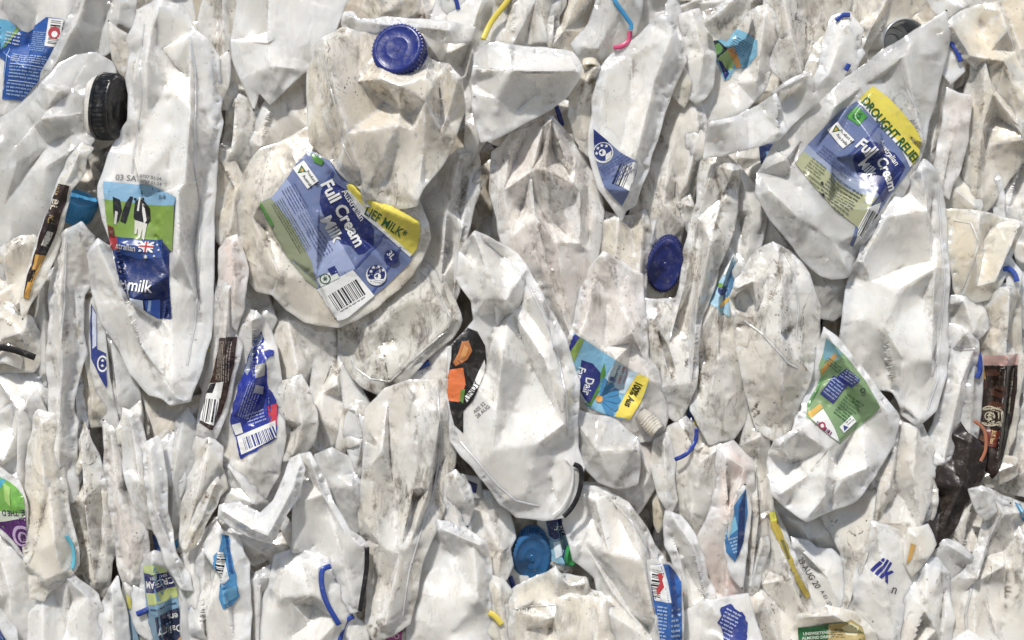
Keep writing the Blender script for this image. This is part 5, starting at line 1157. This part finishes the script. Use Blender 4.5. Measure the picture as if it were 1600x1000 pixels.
B('upright white panel with a black strip along its right side', '464,712 486,706,4 500,730 520,780,4 548,826,6 574,848,6 572,900 566,950,4 548,956 530,925 508,880,4 480,862 458,862 460,800', ['486,712,14 506,770,12 540,826,14 566,850,12', '466,785,8 462,855,6', '512,790,6 540,880,10 556,945,8'], h=40, mat='clean', amp=3, dens=.5, T=42)
tube(ITEMS[-1], [(575, 852, 40), (574, 885, 44), (569, 920, 44), (564, 952, 40)], 4.5, '#17171b', name='neck_ring', label='black plastic strip')
B('rounded bottle shoulder with a shiny crescent, between the white panel and the cone', '496,712 520,704,4 540,716 552,744 560,752 572,768,4 568,800 556,830 548,824 520,780 500,735', ['520,708,12 530,742,8 506,744,4', '530,760,10 552,756,14 560,790,8'], h=28, mat='blue', amp=3, T=34)
b = B('dark crevice bottle with a blue patch right of the shiny crescent', '546,806 572,790 582,830 580,850 562,840', h=10, mat='dark', T=14, amp=1)
label(b, '556,806 570,800 572,836 560,830', '#2a4c7c', [])  # plain blue patch on the surface
b = B('sharply elbowed bottle folded like an arm, lower left of centre', '470,708,4 478,730 470,770 450,800,6 432,838,4 426,846 404,838 372,826 344,806,2 346,788 372,784 410,800,4 432,780 446,745 456,716', ['474,715,14 462,760,20 424,832,16', '348,794,8 400,822,16 424,832,18', '456,725,6 440,775,10 414,808,12'], h=46, mat='clean', amp=2.5, dens=.6, T=36, step=4)
B('white bottle body below the folded elbow', '336,812 370,828 420,846 460,826 466,862 508,880 500,900 470,920 440,900 420,868 400,880 344,868', ['440,850,8 470,890,8', '360,830,6 410,860,10'], h=22, mat='white', amp=5)
b = B('bottle neck with a long curved blue ring, at the bottom left of centre', '434,870 460,862 500,868,6 520,880 534,910,4 545,940 552,968 532,1000 520,1040 400,1040 402,960 424,920', ['440,880,8 442,930,12 490,924,16', '500,880,18 505,930,18 530,965,12', '460,940,10 500,1000,10 490,1030,8'], h=34, mat='clean', amp=4, T=50, dens=.8)
tube(b, [(520, 880, 60), (508, 886, 64), (508, 912, 66), (516, 938, 64), (530, 964, 58), (533, 970, 54)], 5, '#1c44a4', label='curved dark blue ring')
b = B('second blue-ringed neck at the bottom edge below the curved ring', '530,980 552,968 572,980 576,1040 520,1040', ['545,975,6 556,1030,6'], h=30, mat='clean', T=24, amp=3)
tube(b, [(554, 960, 52), (542, 968, 54), (534, 990, 54), (530, 1015, 50)], 4.8, '#1c44a4')
B('clear vertical folds in the bottom row between the elbow and the curved ring', '394,900 430,880 440,930 430,1040 376,1040 372,960 384,880', ['410,900,8 406,1020,10', '430,900,6 424,1000,4'], h=24, mat='blue', amp=8, dens=2.2)
b = B('white bottle with a small light blue label crumple and barcode, in the lower left', '338,812,4 350,830 372,840 388,880 392,960 390,1040 300,1040 296,960 306,880 326,840', ['344,820,10 352,900,12 370,1000,8', '320,860,8 318,980,10'], h=40, mat='clean', amp=4, dens=.8)
label(b, '350,832 358,836 362,860 370,890 376,930 366,944 352,948 346,930 350,905 336,880 338,866 346,856', '#3f93cc', [
    ('wpoly', [(344, 858), (352, 860), (362, 900), (352, 912), (342, 880)], WH), ('frame', 344, 862, 10), ('bars', 0, 0, 14, 50, False), ('wpoly', [(353, 834), (357, 838), (368, 895), (362, 890)], '#1f5a9c'), ('wpoly', [(352, 918), (372, 912), (374, 930), (354, 940)], '#5eaedb')], rough=.2, ragged=1)
b = B('yellow and black scrap of label beneath the blue newspaper-like label', '408,720 440,716 446,760 412,770', h=12, mat='white', T=16)
label(b, '414,726 434,722 438,752 430,758 416,760', '#e4b41c', [('frame', 418, 756, -78), ('text', 'Aust', 0, 0, 13, BK, {'bold': .02, 'slant': .2})])
b = B('light blue crushed sliver right of the yellow and black scrap', '432,730 456,726 460,752 436,762', h=14, mat='blue', T=12, amp=1)
label(b, '438,734 450,730 452,744 440,752', '#45a8d8', [])

# ================================================================== LEFT MIDDLE AND LOWER LEFT
b = B('bottle with the crumpled royal blue label with barcode and red patch', '384,486 410,500,6 428,548 436,600 442,680,4 432,740 410,780 372,772 346,744 342,690 352,640 366,580', ['398,500,10 400,600,14 392,720,8', '420,560,8 424,680,6'], h=24, mat='white', amp=3, T=38)
label(b, '410,516 414,548 430,546 430,556 418,560 420,600 436,632 434,684 396,706 376,718 370,690 360,664 362,648 372,610 388,560 400,530', '#26389c', [
    ('wpoly', [(420, 634), (434, 630), (434, 664), (424, 660)], '#d8283c'), ('wpoly', [(404, 520), (412, 524), (398, 560), (388, 586), (382, 580)], '#8d98a8'), ('wpoly', [(402, 570), (418, 566), (416, 586), (404, 590)], '#a8a8a0'),
    ('wpoly', [(404, 600), (414, 604), (412, 616), (400, 612)], '#b8b4ac'), ('wpoly', [(362, 664), (376, 660), (380, 676), (368, 680)], WH), ('wpoly', [(370, 682), (432, 656), (434, 682), (396, 702), (378, 710)], WH), ('frame', 378, 682, -22), ('bars', 0, 3, 54, 22, True, '#2a3888'),
    ('frame', 372, 640, -68), ('lines', -8, 4, 50, 26, 6, '#9fa8dc'), ('frame', 388, 660, -20), ('lines', 0, -12, 30, 8, 4, '#b8c0e8')], rough=.22, ragged=1.4)
b = B('brown and white barcode strip label on a squeezed bottle, right of the cow bottle', '344,452 372,440,6 376,500 370,560 356,620,4 342,662 332,690 312,676 316,640 330,570 338,500', ['362,448,12 354,560,14 330,670,8'], h=30, mat='pink', amp=2, T=34)
label(b, '344,528 371,526 368,570 356,620 344,652 334,672 312,660 318,628 330,590 338,556', '#3a241e', [
    ('frame', 366, 532, 94), ('lines', 2, 2, 66, 26, 7, '#cbbfae'), ('wpoly', [(322, 600), (352, 596), (346, 622), (318, 620)], WH), ('wpoly', [(328, 600), (338, 598), (332, 614), (322, 614)], BK), ('wpoly', [(318, 620), (344, 622), (336, 664), (313, 656)], WH), ('frame', 320, 622, 6), ('bars', 0, 0, 22, 36, True, BK)])
b = B('narrow bottle with green and yellow label edge, right of the cow bottle', '326,440 340,452 346,500 340,560 330,640 318,600 322,520', ['334,450,6 332,580,8'], h=18, mat='blue', T=22, amp=1.5)
label(b, '328,444 342,462 345,500 338,552 322,546 324,500', '#9ab4dc', [('wpoly', [(328, 458), (343, 462), (342, 492), (327, 488)], WH), ('wpoly', [(330, 470), (341, 472), (335, 486)], '#2a4a34'), ('wpoly', [(326, 492), (342, 496), (341, 524), (324, 520)], '#3c8c34'), ('wpoly', [(324, 522), (341, 526), (338, 552), (322, 548)], YEL), ('frame', 337, 546, 186), ('text', 'DRO', 0, 1, 8, GRN, {'bold': .02})])
b = B('bottle shoulder with a small red-orange stain above the brown barcode strip', '348,392 370,372,4 384,420 378,480,4 370,512 358,500 346,460', ['366,380,8 372,450,12 366,505,4'], h=30, mat='peach', T=26, amp=3)
B('long clear folds running down right of the brown barcode strip', '384,400 410,455 428,500 420,520 392,490 370,560 360,620 378,540 376,480', ['392,420,8 380,500,8'], h=8, mat='clean', amp=6, dens=2)
B('smooth lobed bottle in the shade under the full cream label', '430,462 470,495 530,505 538,560 556,600 578,640 582,700 560,706 530,690 500,700 476,706 450,712 438,690 432,600 424,520', ['452,500,8 470,580,16 486,690,10', '500,520,6 530,600,12 556,690,8', '440,560,6 450,680,8'], h=4, mat='white', amp=6, dens=1.2, T=50)
B('bulging bottle bottom at the end of the smooth lobes', '440,600 470,590 490,640,6 486,690 470,712 446,716 434,690', ['460,600,10 476,660,14 460,708,6'], h=24, mat='grime', T=34, amp=4)
B('twisted curl of plastic under the grimy square base', '540,640 566,630 582,660 576,700 560,742,4 548,736 530,700', ['556,640,8 566,690,12 556,735,6'], h=22, mat='grime', T=28, amp=6, dens=3)

B('standing bottle with a folded top left of the cow bottle bottom', '96,376,4 128,352,8 142,370 145,410,-2 138,440 128,460,4 126,520 130,552,4 118,600 116,700 118,780 92,790 80,700 82,600 84,500 88,430', ['110,366,18 104,460,18 108,560,20 100,700,12', '130,380,8 122,450,10 126,550,6', '84,560,4 118,560,10'], h=30, mat='white', amp=4, dens=.9, T=46)
B('beige bottle behind the gold tip of the brown strip', '-40,420 20,380 50,372 70,400 60,450 42,492,6 20,482 0,520 -40,540', ['10,400,8 36,484,12', '40,380,6 50,450,8'], h=20, mat='warm', amp=5)
B('cloudy tall bottle between the gold tip and the standing folded one', '48,470 70,430 88,420 92,520 86,600 82,660 56,620 50,560 66,540 60,500', ['74,440,10 78,600,10', '56,480,6 62,540,8'], h=14, mat='blue', amp=6, dens=1.4)
b = B('bottle neck with a dirty black ring at the left edge', '-40,470 10,478 48,500,4 60,530 62,560 50,576 -40,580', ['0,490,8 40,520,14', '-20,500,4 10,530,10'], h=28, mat='warm', amp=4, T=50)
tube(b, [(-30, 533, 62), (0, 540, 64), (30, 546, 64), (62, 558, 56)], 6, '#1a1816', label='black neck ring caked with dirt', lift=16)
lathe(b, 18, 560, -22, (-.12, .9, .36), [(36, -12), (36, 4), (38, 7), (36, 11), (34, 22), (30, 23), (28, 10), (20, 8), (.5, 8)], [PL['grime']], seg=60, sq=(1.25, .6), name='neck', dent=1)
B('smooth bright bottle curving away at the left edge below the black ring', '-40,590 20,580 60,590 78,610,4 80,660 60,730 48,800 20,790 -40,740', ['0,590,8 40,640,18 30,760,10', '70,610,6 56,700,8'], h=20, mat='clean', amp=5)
B('broad pale fold below the black ring, pointing down to the corner', '-40,700 10,640 58,610 70,650 40,720 6,752 -40,770', ['50,620,8 10,720,10'], h=30, mat='clean', amp=4, T=26)
b = B('bottle with the green and purple label at the left edge', '-40,720 4,730,4 30,750 44,780,4 46,840 40,876 20,850 -40,800', ['0,735,8 34,790,12 38,860,4'], h=40, mat='clean', T=26, amp=2)
label(b, '-20,740 0,740 14,748 30,760 42,776 45,815 44,850 40,872 26,850 8,832 -20,812', '#72b83a', [
    ('wpoly', [(-20, 740), (2, 740), (14, 750), (4, 764), (-20, 762)], '#39b0d8'), ('wpoly', [(-20, 796), (44, 800), (44, 812), (14, 816), (-20, 814)], '#e4ecd8'), ('wpoly', [(-20, 818), (10, 814), (45, 806), (45, 850), (40, 874), (24, 850), (6, 832), (-20, 830)], '#571a6e'),
    ('frame', 44, 806, 178), ('text', 'E THE D', 0, 1, 13, '#46385a', {'sq': .8, 'bold': .02}), ('wpoly', ngon(36, 836, 15, 24, 17), '#d8b8e0'), ('wpoly', ngon(37, 837, 11, 24, 13), '#571a6e'), ('wpoly', ngon(38, 838, 7, 20, 9), '#d8b8e0'), ('wpoly', ngon(39, 839, 4, 16, 6), '#571a6e'), ('wpoly', [(12, 752), (22, 760), (24, 790), (14, 780)], '#a8d468')], rough=.18)
B('long beige spoon-shaped bottle with a light blue edge strip, lower left', '56,640 84,650 96,740 104,800,4 118,850 120,880 108,898,8 92,908 70,932,10 52,930 50,890 44,860 44,780 48,700', ['70,660,12 76,760,14 60,860,10', '84,760,12 96,840,18 104,890,12', '50,880,10 80,900,14 108,890,12'], h=38, mat='warm', amp=4, dens=.8, T=48)
tube(ITEMS[-1], [(109, 834, 38), (117, 850, 42), (120, 870, 44), (118, 886, 42)], 3.6, '#4fb4cc', label='light blue edge strip')
B('mottled grey crumpled bottle right of the spoon-shaped one', '118,640 140,690 160,740 178,780 178,830 168,880 170,936 150,926 128,880 116,830 112,780', ['130,680,8 140,780,14 150,910,8', '160,750,8 170,850,6'], h=26, mat='filthy', amp=6, dens=1.4)
B('tall thin bottle with parallel folds left of the cow bottle tip', '84,560 118,560 130,640 132,700 122,750 110,790 96,740 86,650', ['100,570,10 110,680,14 108,780,6', '118,580,6 126,690,4'], h=22, mat='white', amp=5)
b = B('thin bottle with edge-on blue and white label strip, left of the cow bottle', '132,480 148,466 160,520 166,580 176,640 184,700 166,690 150,640 140,560', ['146,480,8 158,600,8'], h=22, mat='clean', T=22, amp=1.5)
label(b, '145,474 153,490 155,545 168,552 170,600 168,606 158,586 145,560 143,520', '#2a3c88', [('wpoly', [(147, 480), (153, 492), (154, 540), (147, 545)], '#c8d0e4'), ('wpoly', ngon(163, 568, 8, 18, 13), WH), ('wpoly', ngon(163, 568, 6, 18, 10), NAVY), ('wpoly', star(163, 563, 3), WH), ('wpoly', star(163, 571, 3), WH)])
B('yellowed twist of plastic under the blue and white strip', '126,530 150,560 166,610 164,660 146,664 134,630 122,590', ['134,545,8 150,640,10'], h=16, mat='yellow', amp=5, T=26)
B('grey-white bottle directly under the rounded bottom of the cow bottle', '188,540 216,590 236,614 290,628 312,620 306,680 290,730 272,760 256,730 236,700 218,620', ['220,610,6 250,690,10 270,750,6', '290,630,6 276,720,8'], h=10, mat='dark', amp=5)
B('tall bottle falling from behind the cow bottle, left of its tip', '160,505 190,545 212,590 218,650 214,720 190,730 172,690 166,620', ['176,530,8 190,620,12 200,720,6'], h=18, mat='blue', amp=5, dens=1.2)
B('slim folded bottle with a rusty streak, lower left', '164,660 186,680 196,720 226,820,4 230,880 224,940 206,930 190,880 176,800 168,730', ['176,670,10 190,760,14 212,900,8', '196,760,6 220,850,8'], h=28, mat='pink', amp=4, dens=1.2)
B('tongue-shaped smooth bottle hanging left of the cream label', '196,640 216,650 236,740 248,800,4 244,826 232,820 214,780 198,730', ['208,650,10 226,750,14 240,815,6'], h=34, mat='white', T=30, amp=4)
B('long wavy bottle side running down beside the cream label', '222,700 250,680 262,740 264,800 276,860 296,900,4 302,922 284,918 262,880 244,830 232,770', ['240,700,12 250,790,14 290,912,8', '256,720,6 262,820,6'], h=40, mat='clean', T=28, amp=4)
B('broad translucent leaf of plastic below the cow bottle tip, right side', '256,690 294,640 316,680 300,720 292,770 286,812 272,836 262,790 256,740', ['290,650,8 276,740,12 272,825,6', '270,690,4 262,760,4'], h=22, mat='blue', amp=6, dens=1.4)
B('shadowed pleats left of the folded elbow bottle', '310,680 346,700 352,760 330,780 318,800 296,850 284,860 290,800 296,740', ['330,690,8 310,780,12 290,850,8', '346,720,6 330,770,4'], h=26, mat='grime', amp=6, dens=2.4)
b = B('curled snout-like bottle neck above the small light blue barcode crumple', '342,744 350,760 338,790 326,812 308,850 292,862 286,850 300,820 312,790 330,762', ['340,755,12 318,810,12 294,855,8'], h=42, mat='warm', T=24, amp=5, dens=3)
b = B('white flat bottle wall behind the snout-like neck', '286,856 310,846 338,812 344,850 330,900 316,960 300,1040 290,1040 296,960 280,900', ['300,860,6 310,950,8'], h=32, mat='clean', amp=3)
b = B('bottle with the upside-down cream milk label, lower left', '222,872 246,862,6 268,880 280,930,6 290,980 298,1040 236,1040 228,960', ['246,868,18 256,950,20 266,1030,14'], h=30, mat='blue', amp=2, T=40)
label(b, '226,882 248,876 264,888 276,920 284,970 296,1032 240,1032 234,980 230,930', '#6f98b4', [
    ('wpoly', [(226, 882), (248, 876), (264, 888), (264, 896), (246, 898), (228, 894)], '#b4c47c'), ('wpoly', [(228, 893), (268, 892), (275, 918), (232, 924)], '#2c2c6c'), ('wpoly', [(232, 924), (275, 916), (279, 932), (236, 942)], '#b8c46c'),
    ('wpoly', [(250, 958), (282, 948), (290, 990), (272, 1002), (258, 1000), (252, 980)], '#202c4c'),
    ('frame', 273, 910, 172), ('text', 'CREAM', -1, -2, 15, WH, {'sq': .86, 'bold': .02}), ('frame', 264, 898, 172), ('text', 'ISH MILK', 0, -1, 6, WH), ('frame', 276, 940, 170), ('lines', 0, -3, 36, 3, 1, '#1f3c5c'),
    ('frame', 290, 985, 172), ('text', 'Dairy', 4, -2, 16, WH, {'sq': .85, 'bold': .015}), ('frame', 284, 966, 172), ('text', 'ers', 4, -2, 15, WH, {'sq': .85, 'bold': .015}), ('wpoly', ngon(286, 1000, 7, 12), '#d09a58')], tag='upside-down cream milk label', rough=.22)
b = B('crushed neck with a blue band left of the cream label', '210,920 232,930 240,960 236,1000 220,985 206,950', h=36, mat='clean', T=22, amp=4)
tube(b, [(216, 958, 56), (226, 954, 60), (234, 950, 58)], 5.5, '#1d3f9c', flatn=.7)
b = B('narrow bottle strip with yellow and dark print left of the blue-banded neck', '196,910 210,925 222,980 232,1040 204,1040 196,980', ['204,920,6 214,1020,6'], h=30, mat='white', T=18, amp=1.5)
label(b, '200,922 208,934 218,990 226,1030 212,1030 204,975', '#7fa0b8', [('wpoly', [(200, 924), (207, 932), (210, 950), (202, 948)], '#c8c04c'), ('frame', 214, 960, 78), ('lines', 6, -4, 60, 8, 2, '#23202a')])
b = B('bottle with light blue film crumpled right of the cream label', '292,930 318,945 322,975 304,990 294,1040 288,990', h=36, mat='blue', T=14, amp=2)
label(b, '296,948 314,958 320,972 306,978 298,974', '#3a86b0', [('frame', 298, 956, 20), ('lines', 0, 0, 16, 10, 3, '#9cc4dc')], rough=.2, ragged=1.4)
b = B('bottle with a blue patch above the cream label', '228,826 250,820 256,868 246,880 232,860', h=14, mat='dark', T=16, amp=1)
label(b, '238,834 246,838 254,872 246,876', '#2c58a8', [])  # narrow patch of even blue
b = B('dark red and brown bottle scrap deep in the gap left of the rusty streak', '164,860 178,870 182,930 170,945 160,900', h=0, mat=flat('#3c2320', .4, 0, .3), T=14, amp=1)
B('upright clear bottle at the bottom edge, under the mottled grey one', '92,908 114,896,4 150,930,4 158,960 160,1040 50,1040 52,960', ['112,900,12 104,1000,12', '140,930,8 146,1020,8', '70,940,6 74,1030,8'], h=34, mat='clean', amp=6, dens=1.4)
B('slim clear bottle at the bottom edge, right of the mottled grey one', '160,950 186,900,4 196,960 204,1040 150,1040', ['180,910,8 182,1020,10'], h=36, mat='clean', amp=5, dens=1.4)
B('leaning bottle with square shoulder at the left edge, bottom row', '-40,850 10,840 40,880,4 52,930 58,1040 -40,1040', ['0,850,8 24,920,12 20,1030,8', '40,890,6 50,1000,6'], h=26, mat='clean', amp=5)
b = B('bottle corner with a navy label in the bottom left corner', '-40,930 0,950 26,985 36,1040 -40,1040', ['-20,950,6 20,1010,6'], h=44, mat='blue', T=20, amp=1.5)
label(b, '-20,965 0,976 14,1000 20,1030 -20,1030', '#1f3f86', [('frame', -10, 980, 40), ('lines', 0, 0, 26, 20, 4, '#8ea8d8')])
b = B('folded clear bottle between the snout-like neck and the yellow scrap', '344,700 380,740 410,770 428,720 446,720 450,760 432,780 410,800 374,786 350,780', ['360,730,6 400,785,8'], h=18, mat='clean', amp=6, dens=2)
b = B('light blue cap edge in the gap right of the long wavy bottle', '270,830 288,830 290,856 274,862', h=20, mat='clean', T=14, amp=1)
tube(b, [(274, 852, 36), (280, 847, 40), (286, 842, 38)], 6, '#2ea4dc')

# ------------------------------------------------------------------ mould seams, base rings and handle edges on the bottles that show them
def find(txt):
    return [i for i in ITEMS if txt in i.o['label']][0]
seam(find('black and white cows'), [(300, 60), (308, 110), (312, 180), (308, 260), (314, 340), (312, 420), (306, 500), (296, 570)], 1.1)
seam(find('black and white cows'), [(228, 40), (222, 90), (226, 150), (214, 210), (206, 270)], 1.0)
seam(find('biggest smooth'), [(1464, 290), (1470, 360), (1472, 440), (1470, 520), (1464, 590), (1448, 640)], 1.2)
seam(find('drought relief strip'), [(1400, 96), (1412, 140), (1424, 170)], 1.0)
seam(find('drought relief strip'), [(1216, 236), (1232, 250), (1240, 262)], 1.2)
seam(find('large glossy'), [(762, 382), (800, 412), (828, 450), (852, 500), (872, 560), (884, 620), (886, 680)], 1.2)
seam(find('large glossy'), [(720, 690), (748, 720), (778, 756), (806, 780), (842, 790)], 1.4)
seam(find('wedge-shaped'), [(744, 108), (780, 114), (820, 119), (860, 118), (898, 114)], 1.3, mat=PL['filthy'])
seam(find('grimy square'), [(650, 420), (672, 440), (694, 474), (706, 500), (700, 516), (668, 542), (636, 572), (610, 596), (580, 592), (556, 576), (546, 556)], 1.2, name='base_ring')
seam(find('broad oval'), [(1160, 500), (1185, 520), (1206, 545), (1224, 566), (1240, 574)], 1.4)
seam(find('broad oval'), [(1222, 395), (1236, 430), (1244, 480), (1240, 530)], 1.1)
seam(find('long grimy cone'), [(684, 610), (690, 680), (680, 760), (658, 830), (640, 890), (630, 960)], 1.3)
seam(find('big oval bottle'), [(950, 776), (984, 810), (1008, 850), (1030, 900), (1044, 960)], 1.2)
seam(find('crumpled beige bottle shoulder'), [(802, 950), (840, 946), (866, 944)], 1.4)
seam(find('yellowed square'), [(1490, 344), (1512, 350), (1520, 380), (1510, 420), (1500, 454)], 1.3)
seam(find('bottom right corner with'), [(1556, 800), (1540, 850), (1520, 900), (1508, 960), (1510, 1000)], 1.4)
seam(find('smooth white shoulder'), [(1486, 542), (1500, 546), (1516, 545)], 1.4)
seam(find('squashed into a cone'), [(508, 84), (518, 130), (532, 180), (540, 230), (556, 262)], 1.2)
seam(find('standing bottle with a folded'), [(112, 380), (110, 440), (106, 520), (104, 600), (106, 680)], 1.1)

# ------------------------------------------------------------------ slim folds of film squeezed out between the bottles
def top_h(x, y):
    v = []
    for i in ITEMS:
        z = hgt(i, x, y)
        if z is not None: v.append(z + i.h)
    return max(v) if v else None
def top_id(x, y):
    v = [(z + i.h, n) for n, i in enumerate(ITEMS) for z in [hgt(i, x, y)] if z is not None]
    return max(v)[1] if v else -1
_q = random.Random(405); made = 0; spots = []
while made < 36:
    cx, cy = _q.uniform(-5, 1605), _q.uniform(-5, 1005)
    if made % 2: cx, cy = _q.choice([(_q.uniform(0, 560), _q.uniform(520, 990)), (_q.uniform(980, 1600), _q.uniform(120, 990)), (_q.uniform(560, 1300), _q.uniform(0, 330))])
    if any(math.hypot(cx - a, cy - b_) < r + 34 for a, b_, r in KEEP) or any(math.hypot(cx - a, cy - b_) < 62 for a, b_ in spots): made += .02; continue
    zz = [top_h(cx + dx, cy + dy) for dx in (-14, 0, 14) for dy in (-30, 0, 30)]
    zz = sorted(z for z in zz if z is not None)
    if len(zz) < 6 or zz[-1] - zz[0] < 14 or zz[len(zz) // 2] > 52: made += .01; continue      # only beside a step between two bottles
    if top_id(cx - 15, cy) == top_id(cx + 15, cy) or top_id(cx - 9, cy + 22) == top_id(cx + 15, cy + 22): made += .01; continue
    spots.append((cx, cy)); made = int(made) + 1
    ang = math.radians(_q.gauss(0, 20)); ln = _q.uniform(38, 84); wd = _q.uniform(9, 19)
    pts = []
    for (u, v_, hh) in ((-.9, -.35, -9), (-.45, -.9, -7), (0, -1, -9), (.5, -.75, -8), (1, -.1, -7), (.55, .8, 7), (.05, 1, 9), (-.5, .75, 6)):
        u += _q.uniform(-.12, .12); v_ += _q.uniform(-.2, .2)
        x, y = v_ * wd, u * ln
        pts.append([cx + x * math.cos(ang) - y * math.sin(ang), cy + x * math.sin(ang) + y * math.cos(ang), hh])
    if _q.random() < .5: pts = [[2 * cx - p[0], p[1], p[2]] for p in pts]
    if any(math.hypot(p[0] - a, p[1] - b_) < r for p in pts for a, b_, r in KEEP): made -= 1; continue
    B('slim fold of white plastic film squeezed out between two bottles', np.array(pts), h=(zz[len(zz) // 2] - 1) / 1.35, mat=_q.choice(['clean', 'white', 'warm', 'grime', 'blue', 'yellow']),
      name='film_fold', cat='plastic film', group='slim folds of film between the bottles', T=12, amp=5, dens=2.5, step=3.2, grow=1, lip=20)
